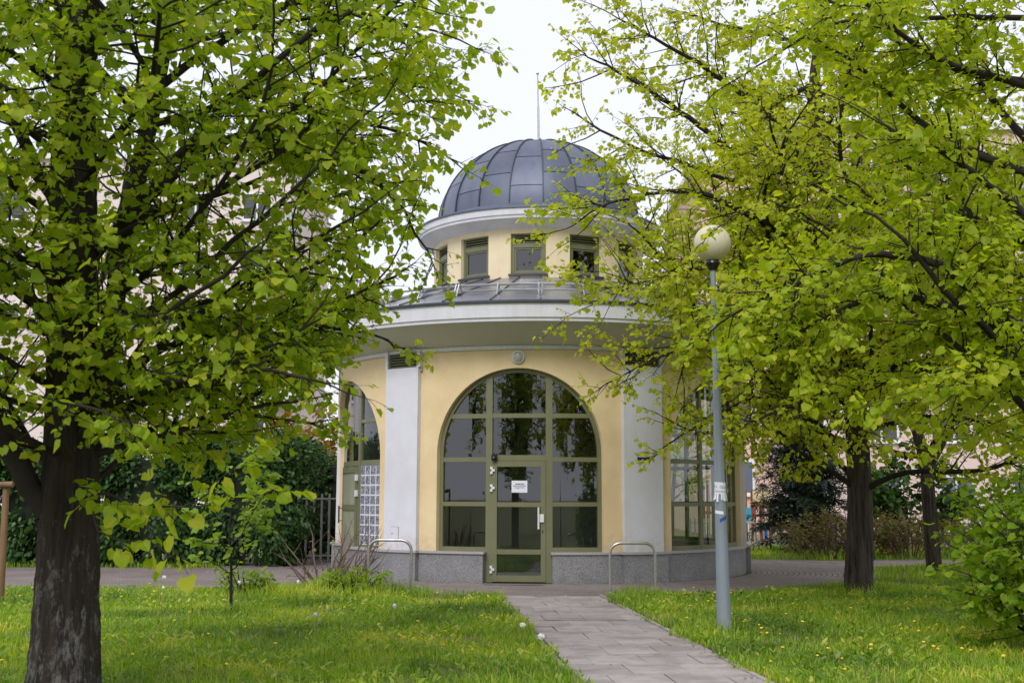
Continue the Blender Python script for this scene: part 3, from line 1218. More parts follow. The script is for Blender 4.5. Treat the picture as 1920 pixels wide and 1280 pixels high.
# ---------------------------------------------------------------- street lamp
LX, LY = 2.36, 13.30
lamp = empty("street_lamp", (LX, LY, 0), "tapered grey street lamp post with cream globe beside the slab path", "street lamp")
m = MB()
zs = [-.05, 0.0, .6, 1.25, 1.75, 2.5, 3.25, 3.95, 4.12]
rs = [.087, .086, .075, .065, .059, .046, .036, .031, .030]
m.tube([(-.012 * z, 0, z) for z in zs], rs, 18)
post = m.build("post", post_m, lamp, True)
m = MB()
m.tube([(-.05, 0, 4.08), (-.05, 0, 4.13), (-.05, 0, 4.16), (-.05, 0, 4.2)], [.045, .07, .085, .075], 14)
m.build("lamp_collar", black_pl, lamp, True)
m = MB()
m.sphere((-.05, 0, 4.395), .215, 28, 18)
m.build("globe", globe_m, lamp, True)
m = MB()
m.arcbox(-40, 40, 1.02, 1.05, .06, .0735, 4)
# flyer with tear-off strips
def rz_post(z):
    return float(np.interp(z, zs, rs))


def wrap(mb, a0, a1, z0, z1, e, n=8, skew=0.0, flare=0.0):
    rows = []
    for i in range(n + 1):
        t = i / n
        a = R(a0 + (a1 - a0) * t)
        zb, zt = z0 + skew * t, z1 + skew * t
        rb, rt = rz_post(zb) + e + flare, rz_post(zt) + e
        rows.append([(rb * math.sin(a), -rb * math.cos(a), zb), (rt * math.sin(a), -rt * math.cos(a), zt),
                     ((rt - .0015) * math.sin(a), -(rt - .0015) * math.cos(a), zt), ((rb - .0015) * math.sin(a), -(rb - .0015) * math.cos(a), zb)])
    mb.quadstrip(rows, True)


m = MB()
wrap(m, -80, 75, 1.535, 1.665, .004, 10, -.012)
fly = m.build("paper_flyer", paper)
fly.location = (LX - .018, LY, 0)
tag(fly, "white tear-off paper flyer wrapped round the grey lamp post", "flyer")
rg = random.Random(5)
for i in range(8):
    if i == 3:
        continue
    a = -80 + 155 * i / 8
    m = MB()
    wrap(m, a + 1, a + 17, 1.455 + rg.uniform(-.012, .012), 1.535, .004, 2, rg.uniform(-.012, .012), rg.uniform(.002, .018))
    m.build("tear_strip", paper, fly)


def lettering(txt, size, parent, loc, rot, mat):
    cu = bpy.data.curves.new("lettering", 'FONT')
    cu.body = txt
    cu.size = size
    cu.align_x = 'CENTER'
    t = bpy.data.objects.new("lettering", cu)
    COL.objects.link(t)
    dg = bpy.context.evaluated_depsgraph_get()
    me = bpy.data.meshes.new_from_object(t.evaluated_get(dg))
    bpy.data.objects.remove(t)
    return me


txt = lettering("A L  OGAŁ", .040, None, None, None, ink)
# bend the lettering round the post
for v in txt.vertices:
    x, z = v.co.x, v.co.y
    rr_ = rz_post(1.6) + .0056
    a = x / rr_
    v.co = (rr_ * math.sin(a), -rr_ * math.cos(a), 1.60 + z - .012 * (x + .07) / .14)
txt.materials.append(ink)
o = bpy.data.objects.new("lettering", txt)
COL.objects.link(o)
o.parent = fly
for z in (1.563, 1.553):
    m = MB()
    wrap(m, -62, 60, z, z + .0035, .0048, 8, -.010)
    m.build("printed_line", ink, fly)
m = MB()
wrap(m, -75, 20, 1.315, 1.35, .003, 6, -.014)
o = m.build("paper_scrap", paper)
o.location = (LX - .016, LY, 0)
tag(o, "torn strip of white paper tape on the lamp post below the flyer", "paper")
m = MB()
wrap(m, -20, 62, 1.215, 1.252, .003, 6, .045)
o = m.build("blue_tape", blue_tape)
o.location = (LX - .015, LY, 0)
tag(o, "slanting piece of blue tape stuck on the lamp post", "tape")

# ---------------------------------------------------------------- houses behind
def house(name, label, x0, x1, y, depth, h, mat, cols_, rows_, storey=2.85, first=1.0, band=None, step=None, wx=1.5):
    e = empty(name, ((x0 + x1) / 2, y, 0), label, "building")
    cx = (x0 + x1) / 2
    m = MB()
    m.box(x0 - cx, x1 - cx, 0, depth, -.3, h)
    m.build("wall", mat, e)
    if band:
        for b0, b1, z0, z1 in band:
            m = MB()
            m.box(b0 - cx, b1 - cx, -.06, 0.3, z0, z1)
            m.build("wall_band", pink_o, e)
    m = MB()
    m.box(x0 - cx - .25, x1 - cx + .25, -.25, depth + .25, h, h + .28)
    m.build("roof", house_white, e)
    for cxp in cols_:
        for k in range(rows_):
            z = first + storey * k
            m = MB()
            x = cxp - cx
            w, hh = wx / 2, 1.45
            for b in ((x - w, x - w + .09, z, z + hh), (x + w - .09, x + w, z, z + hh), (x - w + .09, x + w - .09, z, z + .09), (x - w + .09, x + w - .09, z + hh - .09, z + hh), (x - .05, x + .05, z + .09, z + hh - .09)):
                m.box(b[0], b[1], -.07 if b[1] - b[0] < .2 else -.066, .05, b[2], b[3])
            fo = m.build("window_frame", house_white, e)
            m = MB()
            m.box(x - w + .05, x + w - .05, -.03, .02, z + .05, z + hh - .05)
            m.build("pane", glass_h if k % 3 else zinc, fo)
            m = MB()
            m.box(x - w - .08, x + w + .08, -.16, 0, z - .07, z - .005)
            m.build("window_sill", house_white, fo)
    return e


hl = house("apartment_block", "pale pink apartment block seen through the lime leaves behind the dark hedge", -34, -11.2, 58, 12, 18.4, pale_w,
           [-12.9, -16.0, -19.1, -22.2, -25.3, -28.4], 6)
# balconies on the end of the left block
for k in range(1, 6):
    m = MB()
    m.box(10.2, 11.95, -1.1, 0, 2.85 * k + .2, 2.85 * k + .35)
    m.box(10.2, 11.95, -1.1, -1.04, 2.85 * k + .35, 2.85 * k + 1.3)
    m.box(11.89, 11.95, -1.04, 0, 2.85 * k + .35, 2.85 * k + 1.3)
    m.build("balcony", fence_m if k % 2 else house_white, hl)
hr = house("apartment_block", "pink apartment block with apricot bands standing behind the playground", 10.9, 40, 50, 12, 17.5, pink_w,
           [12.6, 15.7, 18.8, 21.9, 25.0], 6, band=[(10.9, 14.1, 12.2, 14.6), (17.2, 20.4, 9.3, 11.8), (23.4, 26.6, 6, 9)])
hs = house("stair_wing", "narrow pink lower wing joined to the block behind the playground", 8.0, 10.88, 49.4, 11, 15.6, pink_o, [9.4], 5, first=1.6)

# ---------------------------------------------------------------- growing things
LEAF_T = np.array([[0, 0, 0], [0, .5, -.015], [0, 1.0, -.12], [.33, -.09, .05], [.52, .26, .12], [.40, .66, .05],
                   [-.33, -.09, .05], [-.52, .26, .12], [-.40, .66, .05]], dtype=np.float32)
LEAF_F = np.array([[0, 3, 4], [0, 4, 1], [1, 4, 5], [1, 5, 2], [0, 7, 6], [0, 1, 7], [1, 8, 7], [1, 2, 8]], dtype=np.int32)
HEART_T = np.array([[0, 0, 0], [.45, .05, .10], [.46, .52, .10], [0, 1, -.10], [-.46, .52, .10], [-.45, .05, .10]], dtype=np.float32)
HEART_F = np.array([[0, 1, 2], [0, 2, 3], [0, 3, 4], [0, 4, 5]], dtype=np.int32)
OVAL_T = np.array([[0, 0, 0], [.26, .35, .05], [.2, .75, .03], [0, 1, -.05], [-.2, .75, .03], [-.26, .35, .05]], dtype=np.float32)
OVAL_F = np.array([[0, 1, 5], [1, 2, 5], [2, 4, 5], [2, 3, 4]], dtype=np.int32)
NEED_T = np.array([[-.06, 0, 0], [.06, 0, 0], [.085, .5, .02], [0, 1, -.04], [-.085, .5, .02]], dtype=np.float32)
NEED_F = np.array([[0, 1, 2], [0, 2, 4], [4, 2, 3]], dtype=np.int32)


def norm(a):
    return a / (np.linalg.norm(a, axis=-1, keepdims=True) + 1e-9)


def leaf_verts(pos, axis, nrm, size, T):
    y = norm(axis)
    z = norm(nrm - (nrm * y).sum(-1, keepdims=True) * y)
    x = np.cross(y, z)
    s = size[:, None, None]
    return pos[:, None, :] + s * (T[None, :, 0:1] * x[:, None, :] + T[None, :, 1:2] * y[:, None, :] + T[None, :, 2:3] * z[:, None, :])


def leaf_object(name, pos, axis, nrm, size, mat, parent, T=LEAF_T, F=LEAF_F):
    V = leaf_verts(pos, axis, nrm, size, T)
    n, k = len(pos), len(T)
    tri = (F[None] + (np.arange(n) * k)[:, None, None]).reshape(-1, 3)
    o = np_mesh(name, V.reshape(-1, 3), tri, mat, parent)
    tag(o, kind="stuff")
    return o


LEAF_ME = {}


def leaf_parts(pos, axis, nrm, size, mat, parent, name="leaf"):
    """single leaves that can be picked apart: objects sharing one leaf mesh"""
    if mat.name not in LEAF_ME:
        me = bpy.data.meshes.new(name)
        me.from_pydata([tuple(v) for v in LEAF_T.tolist()], [], [tuple(f) for f in LEAF_F.tolist()])
        me.materials.append(mat)
        LEAF_ME[mat.name] = me
    me = LEAF_ME[mat.name]
    y = norm(axis)
    z = norm(nrm - (nrm * y).sum(-1, keepdims=True) * y)
    x = np.cross(y, z)
    for i in range(len(pos)):
        o = bpy.data.objects.new(name, me)
        COL.objects.link(o)
        o.parent = parent
        s = float(size[i])
        M = Matrix(((x[i][0] * s, y[i][0] * s, z[i][0] * s, pos[i][0]), (x[i][1] * s, y[i][1] * s, z[i][1] * s, pos[i][1]),
                    (x[i][2] * s, y[i][2] * s, z[i][2] * s, pos[i][2]), (0, 0, 0, 1)))
        o.matrix_local = M


class Plant:
    def __init__(s, seed, env, cfg):
        s.r = np.random.default_rng(seed)
        s.env, s.cfg = env, cfg
        s.wood = []          # (points, radii, level)
        s.lp, s.la, s.ln, s.ls = [], [], [], []

    def limb(s, pts, rads, level, spawn=True):
        """an explicit branch through given points"""
        P = np.array(pts, float)
        # resample smoothly
        n = max(6, int(np.linalg.norm(np.diff(P, axis=0), axis=1).sum() / .18))
        t = np.linspace(0, len(P) - 1, n)
        i = np.clip(t.astype(int), 0, len(P) - 2)
        f = (t - i)[:, None]
        Pm, Pn = P[np.maximum(i - 1, 0)], P[np.minimum(i + 2, len(P) - 1)]
        A, B = P[i], P[i + 1]
        Q = .5 * ((2 * A) + (-Pm + B) * f + (2 * Pm - 5 * A + 4 * B - Pn) * f ** 2 + (-Pm + 3 * A - 3 * B + Pn) * f ** 3)
        if level > 0:
            Q[1:] += s.r.normal(0, .012, (n - 1, 3))
        rr = np.interp(t, np.linspace(0, len(P) - 1, len(rads)), rads)
        s.wood.append((Q, rr, level))
        if spawn:
            s.children(Q, rr, level)
        return Q, rr

    def grow(s, p, d, L, r0, level):
        c = s.cfg
        n = max(2, int(L / c['seg'][level]))
        st = L / n
        pts = [p]
        for i in range(n):
            d = d + s.r.normal(0, c['wig'][level], 3) + np.array([0, 0, c['trop'][level]]) * st * 3
            d = d / np.linalg.norm(d)
            q = p + d * st
            if not s.env(q) and i >= 1:
                break
            p = q
            pts.append(p)
        if len(pts) < 2:
            pts.append(p + d * st * .5)
        Q = np.array(pts)
        rr = r0 * (1 - .62 * np.linspace(0, 1, len(Q)))
        s.wood.append((Q, rr, level))
        s.children(Q, rr, level)

    def children(s, Q, rr, level):
        c = s.cfg
        seg = np.linalg.norm(np.diff(Q, axis=0), axis=1)
        L = seg.sum()
        D = norm(np.gradient(Q, axis=0))
        if level >= c['maxl']:
            s.leaves(Q, D, L)
            return
        k = s.r.poisson(max(.6, L * c['dens'][level]))
        t0 = c['t0'][level]
        for j in range(k):
            t = t0 + (1 - t0) * s.r.random() ** .85
            i = min(int(t * (len(Q) - 1)), len(Q) - 2)
            p = Q[i] + (Q[i + 1] - Q[i]) * s.r.random()
            d = D[i]
            side = s.r.normal(0, 1, 3)
            side[2] *= c['flat'][level]
            side = side - (side @ d) * d
            side /= np.linalg.norm(side) + 1e-9
            an = R(s.r.normal(c['ang'][level], 11))
            nd = d * math.cos(an) + side * math.sin(an)
            Lc = c['len'][level + 1] * s.r.uniform(.55, 1.25) * (1 - .45 * t if level > 0 else 1)
            s.grow(p, nd, Lc, max(.0022, min(rr[i] * .62, c['rad'][level + 1] * s.r.uniform(.75, 1.2))), level + 1)
        if level > 0:     # the tip goes on as a finer shoot
            s.grow(Q[-1], D[-1], c['len'][level + 1] * s.r.uniform(.7, 1.1), max(.002, rr[-1] * .9), level + 1)

    def leaves(s, Q, D, L):
        c = s.cfg
        n = max(2, int(L / c['lstep']))
        for j in range(n):
            t = (.12 + .88 * ((j + s.r.random() * .7) / n) ** .7)
            if s.r.random() < c.get('bare', 0):
                continue
            f = min(t, .999) * (len(Q) - 1)
            i = int(f)
            p = Q[i] + (Q[min(i + 1, len(Q) - 1)] - Q[i]) * (f - i)
            s.lp.append(p)
            s.la.append(D[min(i, len(D) - 1)])
            s.ls.append((1 if j % 2 else -1))

    def finish(s, root, mats, nparts=0, T=LEAF_T, F=LEAF_F, trunk_name="trunk", inner=None):
        base = np.array(root.location)
        r = s.r
        c = s.cfg
        for lvlset, nm, mt in (((0,), trunk_name, mats[0]), (tuple(range(1, 9)), "branches", mats[1])):
            V, Fc, off = [], [], 0
            for Q, rr, lv in s.wood:
                if lv not in lvlset:
                    continue
                big = lv == 0 and rr.max() > .12
                if big:
                    m_ = int(np.linalg.norm(np.diff(Q, axis=0), axis=1).sum() / .045)
                    tt = np.linspace(0, len(Q) - 1, m_)
                    Q = np.stack([np.interp(tt, np.arange(len(Q)), Q[:, a]) for a in range(3)], -1)
                    rr = np.interp(tt, np.arange(len(rr)), rr)
                k = (64 if big else 12 if lv == 0 else 7 if lv == 1 else 5 if lv == 2 else 3)
                d = norm(np.gradient(Q, axis=0))
                x = norm(np.cross(d, np.array([.31, .17, .93])))
                y = np.cross(d, x)
                an = np.arange(k) * 2 * np.pi / k
                ring = Q[:, None, :] + rr[:, None, None] * (np.cos(an)[None, :, None] * x[:, None, :] + np.sin(an)[None, :, None] * y[:, None, :])
                if big:       # furrowed bark: ridges that run up the trunk, fork and break off
                    z_, th = Q[:, 2:3], an[None, :]
                    w1 = np.sin(th * 13 + 1.6 * np.sin(z_ * 2.3) + 1.1 * np.sin(z_ * 5.1 + th * 3))
                    w2 = np.sin(th * 21 + 2.0 * np.sin(z_ * 3.7 + 1) + .8 * np.sin(z_ * 9 + th * 5))
                    brk = .6 + .4 * np.sin(z_ * 17 + 5 * np.sin(th * 7))
                    dsp = rr[:, None] * (.030 * (1 - np.abs(w1) * 2) + .022 * (1 - np.abs(w2) * 2) * brk + .03 * np.sin(th * 3 + z_ * .8) + .02 * np.sin(th * 2 - z_ * 1.7))
                    dsp += r.normal(0, .0016, dsp.shape)
                    ring += dsp[:, :, None] * (np.cos(an)[None, :, None] * x[:, None, :] + np.sin(an)[None, :, None] * y[:, None, :])
                elif lv == 0:
                    ring += r.normal(0, .004, ring.shape)
                n = len(Q)
                idx = (np.arange(n * k).reshape(n, k) + off)
                a, b = idx[:-1], np.roll(idx, -1, 1)[:-1]
                cc, dd = np.roll(idx, -1, 1)[1:], idx[1:]
                Fc.append(np.stack([a, b, cc], -1).reshape(-1, 3))
                Fc.append(np.stack([a, cc, dd], -1).reshape(-1, 3))
                V.append(ring.reshape(-1, 3))
                off += n * k
            if not V:
                continue
            o = np_mesh(nm, np.concatenate(V) - base, np.concatenate(Fc), mt, root)
            o.data.polygons.foreach_set("use_smooth", [True] * len(o.data.polygons))
            if lvlset != (0,):
                tag(o, kind="stuff")
        if not s.lp:
            return
        P, A = np.array(s.lp), np.array(s.la)
        sd = np.array(s.ls)[:, None]
        n = len(P)
        side = norm(np.cross(A, np.array([0, 0, 1.])) + 1e-6) * sd
        ax = norm(A * .45 + side * .6 + np.array([0, 0, -c.get('droop', .5)]) + r.normal(0, .36, (n, 3)))
        nr = norm(np.array([0, 0, 1.]) + r.normal(0, .55, (n, 3)) + A * .25)
        sz = c['leaf'] * np.clip(r.normal(1, .32, n), .35, 1.75)
        P = P + ax * (sz * .3)[:, None]
        dist = np.linalg.norm(P - np.array([0, 0, CAM_H]), axis=1) + np.where(np.abs(P[:, 0] / np.maximum(P[:, 1], .1)) > .44, 100, 0)
        order = np.argsort(dist)
        P = P - base
        k = min(nparts, n)
        if k:
            q = order[:k]
            leaf_parts(P[q], ax[q], nr[q], sz[q], mats[2], root)
        q = order[k:]
        leaf_object("crown", P[q], ax[q], nr[q], sz[q], mats[2], root, T, F)
        return n


def ell(cx, cy, cz, rx, ry, rz, zmin=0.0):
    def f(p):
        if p[2] < zmin:
            return False
        # keep clear of the pavilion
        dd = math.hypot(p[0] - PX, p[1] - PY)
        if dd < 5.15 and p[2] < 5.6 or dd < 2.9 and p[2] < 9.6:
            return False
        return ((p[0] - cx) / rx) ** 2 + ((p[1] - cy) / ry) ** 2 + ((p[2] - cz) / rz) ** 2 < 1
    return f


V3 = lambda *a: np.array(a, float)
LIME = dict(seg=[.3, .22, .17, .125], wig=[.03, .10, .14, .16], trop=[0, .05, -.02, -.10], dens=[2.4, 5.9, 11.5], t0=[.25, .12, .06],
            flat=[.5, .45, .5], ang=[58, 52, 48], len=[0, 3.0, 1.15, .36], rad=[.2, .034, .010, .0034], maxl=3, lstep=.044, leaf=.053, droop=.55)

# --- big lime at the left, close to the camera
lt = empty("lime_tree", (-3.15, 8.5, 0), "large lime tree with dark whitewash-flecked trunk standing close to the wooden stake", "tree", "lime trees on the lawn")
env_a, env_b = ell(-3.3, 8.6, 5.6, 2.98, 3.4, 4.25, 1.3), ell(-2.5, 9.3, 5.1, 2.25, 2.4, 1.15)
P = Plant(11, lambda p: env_a(p) or env_b(p), LIME)
P.limb([(-3.16, 8.5, -.1), (-3.155, 8.5, .25), (-3.16, 8.5, .8), (-3.17, 8.5, 1.5), (-3.2, 8.5, 2.4), (-3.25, 8.5, 3.6), (-3.29, 8.5, 4.8), (-3.25, 8.55, 6.2), (-3.2, 8.6, 8.4)],
       [.31, .245, .215, .197, .18, .165, .145, .105, .03], 0, False)
trunkQ, trunkR = P.wood[-1][0], P.wood[-1][1]
P.limb([(-3.1, 8.55, 1.75), (-2.98, 8.55, 2.4), (-2.9, 8.55, 3.24), (-2.78, 8.6, 4.1), (-2.68, 8.7, 5.0), (-2.5, 8.8, 6.5), (-2.4, 8.8, 8)], [.105, .085, .074, .064, .055, .038, .015], 0, False)
stemQ, stemR = P.wood[-1][0], P.wood[-1][1]
for pts, rad in (
    ([(-3.3, 8.45, 1.35), (-3.55, 8.35, 1.8), (-3.75, 8.3, 2.25), (-4.1, 8.2, 2.9), (-4.7, 8.1, 3.6), (-5.4, 8.0, 4.3)], [.10, .085, .07, .055, .04, .015]),
    ([(-3.28, 8.5, 3.4), (-3.6, 8.4, 4.0), (-3.95, 8.3, 4.6), (-4.6, 8.2, 5.3)], [.09, .07, .05, .02]),
    ([(-3.15, 8.6, 3.2), (-2.6, 8.8, 3.95), (-2.1, 8.9, 4.3), (-1.75, 8.95, 4.32), (-1.25, 9.0, 4.08), (-.85, 9.0, 3.7), (-.6, 9.0, 3.3)], [.065, .055, .045, .04, .034, .02, .008]),
    ([(-3.05, 8.5, 2.1), (-2.5, 8.3, 2.55), (-2.0, 8.1, 2.85), (-1.4, 7.9, 3.2), (-.9, 7.8, 3.5)], [.05, .04, .032, .022, .008]),
    ([(-3.1, 8.4, 1.9), (-2.7, 8.1, 2.15), (-2.2, 7.8, 2.25), (-1.6, 7.6, 2.3), (-1.05, 7.5, 2.15)], [.045, .035, .028, .018, .007]),
    ([(-3.0, 8.7, 2.4), (-2.4, 9.2, 2.75), (-1.8, 9.6, 2.9), (-1.2, 9.9, 2.85), (-.95, 10.0, 2.75)], [.05, .04, .03, .018, .007]),
    ([(-3.1, 8.3, 1.75), (-3.0, 7.7, 2.0), (-2.75, 7.2, 2.05), (-2.3, 6.9, 1.95)], [.04, .03, .02, .008]),
    ([(-2.85, 8.6, 3.6), (-2.2, 8.4, 4.3), (-1.5, 8.2, 4.8), (-.9, 8.1, 5.1), (-.45, 8.1, 5.1)], [.06, .045, .035, .02, .008]),
    ([(-2.72, 8.7, 4.6), (-2.0, 9.0, 5.3), (-1.1, 9.2, 5.7), (-.3, 9.3, 5.75)], [.055, .04, .025, .008]),
    ([(-2.75, 8.7, 4.3), (-2.0, 9.2, 4.75), (-1.2, 9.6, 5.0), (-.4, 9.8, 4.9)], [.045, .035, .022, .008]),
    ([(-2.75, 8.7, 4.0), (-1.9, 9.3, 4.5), (-1.0, 9.6, 4.55), (-.45, 9.8, 4.3)], [.045, .035, .022, .008]),
    ([(-2.7, 8.7, 4.9), (-1.9, 8.9, 5.2), (-1.1, 9.0, 5.3), (-.3, 9.1, 5.1)], [.04, .03, .02, .008]),
    ([(-3.2, 8.6, 2.7), (-3.5, 9.3, 3.2), (-3.7, 10.0, 3.6), (-3.8, 10.8, 3.8)], [.06, .045, .03, .01]),
    ([(-3.25, 8.4, 2.9), (-3.5, 7.7, 3.4), (-3.6, 7.0, 3.6), (-3.5, 6.3, 3.5)], [.055, .04, .025, .01]),
    ([(-3.1, 8.55, 1.55), (-2.6, 8.9, 1.95), (-2.1, 9.2, 2.1), (-1.5, 9.5, 2.05)], [.045, .033, .02, .007]),
):
    P.limb(pts, [q * (.9 if rad[0] > .09 else .66) for q in rad], 1)
for z_, az_, el_, L_ in ((1.75, 265, 8, 2.2), (2.0, 300, 12, 2.4), (2.15, 235, 10, 2.4), (2.4, 280, 14, 2.6), (2.7, 320, 10, 2.6), (2.75, 210, 12, 2.6), (3.1, 262, 10, 2.8), (3.3, 340, 8, 2.6),
                         (1.8, 180, 8, 2.4), (1.7, 5, 10, 2.4), (1.85, 38, 8, 2.5), (1.95, 335, 8, 2.3), (2.0, 60, 8, 2.6), (2.1, 15, 12, 2.6), (2.35, 48, 8, 2.7), (2.5, 330, 6, 2.5), (2.6, 30, 8, 2.7), (2.1, 160, 14, 2.4), (2.5, 195, 10, 2.6), (3.0, 170, 16, 2.6), (3.5, 245, 12, 2.6), (3.6, 295, 12, 2.8), (3.9, 255, 15, 2.6), (4.2, 290, 12, 2.6), (4.4, 230, 15, 2.6), (4.0, 200, 15, 2.4), (4.6, 270, 15, 2.6), (4.9, 310, 10, 2.6), (4.3, 180, 10, 2.2), (2.3, 20, 4, 2.2), (2.7, 350, 2, 2.3)):
    i = int(np.argmin(np.abs(trunkQ[:, 2] - z_)))
    a_, e_ = R(az_), R(el_)
    P.grow(trunkQ[i], V3(math.cos(a_) * math.cos(e_), math.sin(a_) * math.cos(e_), math.sin(e_)), L_, .030, 1)
for Q, rr in ((trunkQ, trunkR), (stemQ, stemR)):
    L = len(Q)
    for j in range(8):
        i = int(L * P.r.uniform(.36, .97))
        az = P.r.uniform(0, 2 * math.pi)
        el = R(P.r.uniform(8, 40))
        P.grow(Q[i], V3(math.cos(az) * math.cos(el), math.sin(az) * math.cos(el), math.sin(el)), P.r.uniform(2.0, 3.4), min(rr[i] * .5, .026), 1)
nl = P.finish(lt, (bark_l, twig_m, leaf_left), 300, HEART_T, HEART_F)
print("left lime leaves", nl)
# low spray of leaves on a thin shoot at breast height
P2 = Plant(5, lambda p: p[2] > .92, dict(LIME, dens=[2, 3.0, 9.5], len=[0, .9, .5, .22], leaf=.076, lstep=.045))
P2.limb([(-3.0, 8.35, 1.50), (-2.75, 8.0, 1.50), (-2.45, 7.75, 1.44), (-2.1, 7.6, 1.42), (-1.75, 7.5, 1.47), (-1.5, 7.45, 1.53)], [.012, .011, .009, .007, .005, .003], 2)
P2.limb([(-2.9, 8.25, 1.50), (-2.8, 7.9, 1.36), (-2.65, 7.7, 1.26), (-2.45, 7.6, 1.2)], [.009, .007, .005, .003], 2)
P2.limb([(-2.45, 7.75, 1.44), (-2.35, 7.6, 1.3), (-2.25, 7.5, 1.17), (-2.1, 7.45, 1.1)], [.007, .006, .005, .003], 2)
P2.limb([(-2.1, 7.6, 1.42), (-1.95, 7.5, 1.5), (-1.8, 7.45, 1.62), (-1.7, 7.4, 1.7)], [.006, .005, .004, .003], 2)
V_ = empty("water_shoot", (-3.0, 8.3, 0), "thin leafy shoot reaching sideways from the whitewash-flecked lime trunk", "branch")
P2.finish(V_, (twig_m, twig_m, leaf_left), 120)

# --- lime beside the lamp: spreading crown in front of the pavilion
RIGHT = dict(LIME, dens=[2.2, 5.4, 9.5], len=[0, 4.2, 1.45, .42], rad=[.2, .046, .013, .0045], leaf=.064, lstep=.048, seg=[.35, .28, .22, .145], trop=[0, .03, -.015, -.07], droop=.5)
rt = empty("lime_tree", (5.53, 19.05, 0), "lime tree with ridged brown trunk, its bright crown spreading before the pavilion", "tree", "lime trees on the lawn")
env_c, env_d = ell(5.55, 18.3, 7.2, 5.1, 5.6, 6.2, 1.75), ell(4.0, 17.2, 4.9, 4.25, 2.6, 2.3, 1.75)
P = Plant(23, lambda p: env_c(p) or env_d(p), RIGHT)
P.limb([(5.53, 19.05, -.1), (5.55, 19.05, .3), (5.6, 19.05, 1.35), (5.57, 19.0, 2.63), (5.49, 18.95, 3.49), (5.24, 18.9, 4.99), (5.23, 18.9, 6.25), (5.1, 18.9, 7.1), (5.05, 18.9, 8.41), (5.2, 18.9, 9.63), (5.2, 18.9, 12.5)],
       [.25, .215, .20, .18, .165, .145, .125, .11, .09, .07, .02], 0, False)
Q, rr = P.wood[-1][0], P.wood[-1][1]
for pts, rad in (
    ([(5.3, 18.9, 4.6), (4.6, 17.4, 5.05), (3.5, 16.9, 5.6), (2.9, 16.9, 5.9), (2.4, 17, 6.0), (1.5, 17.1, 5.85), (.8, 17.1, 5.45)], [.075, .065, .05, .04, .03, .018, .008]),
    ([(5.25, 18.9, 5.2), (4.2, 18.2, 6.3), (3.0, 17.8, 7.2), (1.9, 17.6, 7.9), (1.1, 17.5, 8.3)], [.08, .065, .045, .028, .01]),
    ([(5.2, 18.9, 6.4), (4.3, 18.4, 7.5), (3.0, 18.2, 8.4), (1.7, 18.0, 9.1)], [.075, .055, .035, .012]),
    ([(5.45, 18.9, 3.6), (4.3, 18.0, 3.9), (3.3, 17.6, 3.95), (2.3, 17.4, 3.6), (1.3, 17.4, 3.1)], [.065, .05, .035, .02, .008]),
    ([(5.5, 18.95, 3.0), (4.5, 18.2, 3.1), (3.6, 17.8, 2.95), (2.7, 17.6, 2.5), (2.1, 17.5, 2.1)], [.055, .042, .03, .018, .007]),
    ([(5.4, 18.9, 4.0), (4.5, 16.9, 4.3), (3.7, 15.6, 4.3), (3.1, 14.9, 4.0)], [.07, .05, .03, .01]),
    ([(5.35, 18.9, 4.3), (6.4, 17.6, 5.0), (7.3, 16.5, 5.4), (8.2, 15.8, 5.5)], [.07, .05, .03, .01]),
    ([(5.3, 18.9, 5.0), (3.9, 17.9, 5.0), (2.6, 17.5, 4.9), (1.5, 17.3, 4.5)], [.06, .045, .03, .01]),
    ([(5.55, 19.0, 2.7), (5.2, 17.8, 2.9), (4.9, 16.9, 2.8), (4.7, 16.2, 2.4)], [.05, .035, .02, .008]),
    ([(5.55, 19.0, 2.5), (6.2, 17.9, 2.7), (6.8, 17.0, 2.6), (7.4, 16.4, 2.3)], [.05, .035, .02, .008]),
    ([(5.45, 18.9, 3.3), (4.4, 16.6, 3.6), (3.5, 14.9, 3.9), (2.95, 13.5, 3.95), (2.6, 12.9, 3.75)], [.06, .045, .033, .02, .008]),
    ([(5.5, 19.0, 3.2), (4.6, 17.2, 3.0), (3.7, 16.0, 2.7), (3.0, 15.2, 2.4)], [.05, .04, .025, .008]),
    ([(5.4, 18.9, 3.9), (4.0, 17.3, 4.5), (2.9, 16.2, 4.7), (2.0, 15.5, 4.4)], [.055, .04, .025, .008]),
):
    P.limb(pts, rad, 1)
P.limb([(4.4, 15.8, 5.1), (3.3, 13.9, 5.0), (2.7, 12.8, 4.7), (2.25, 12.4, 4.4), (1.95, 12.2, 4.1)], [.016, .013, .010, .007, .004], 2)
L = len(Q)
for j in range(42):
    i = int(L * P.r.uniform(.22, .95))
    az = P.r.uniform(0, 2 * math.pi)
    el = R(P.r.uniform(5, 42))
    P.grow(Q[i], V3(math.cos(az) * math.cos(el), math.sin(az) * math.cos(el), math.sin(el)), P.r.uniform(3.0, 5.4), min(rr[i] * .5, .05), 1)
nl = P.finish(rt, (bark_r, twig_m, leaf_right), 300, HEART_T, HEART_F)
print("right lime leaves", nl)

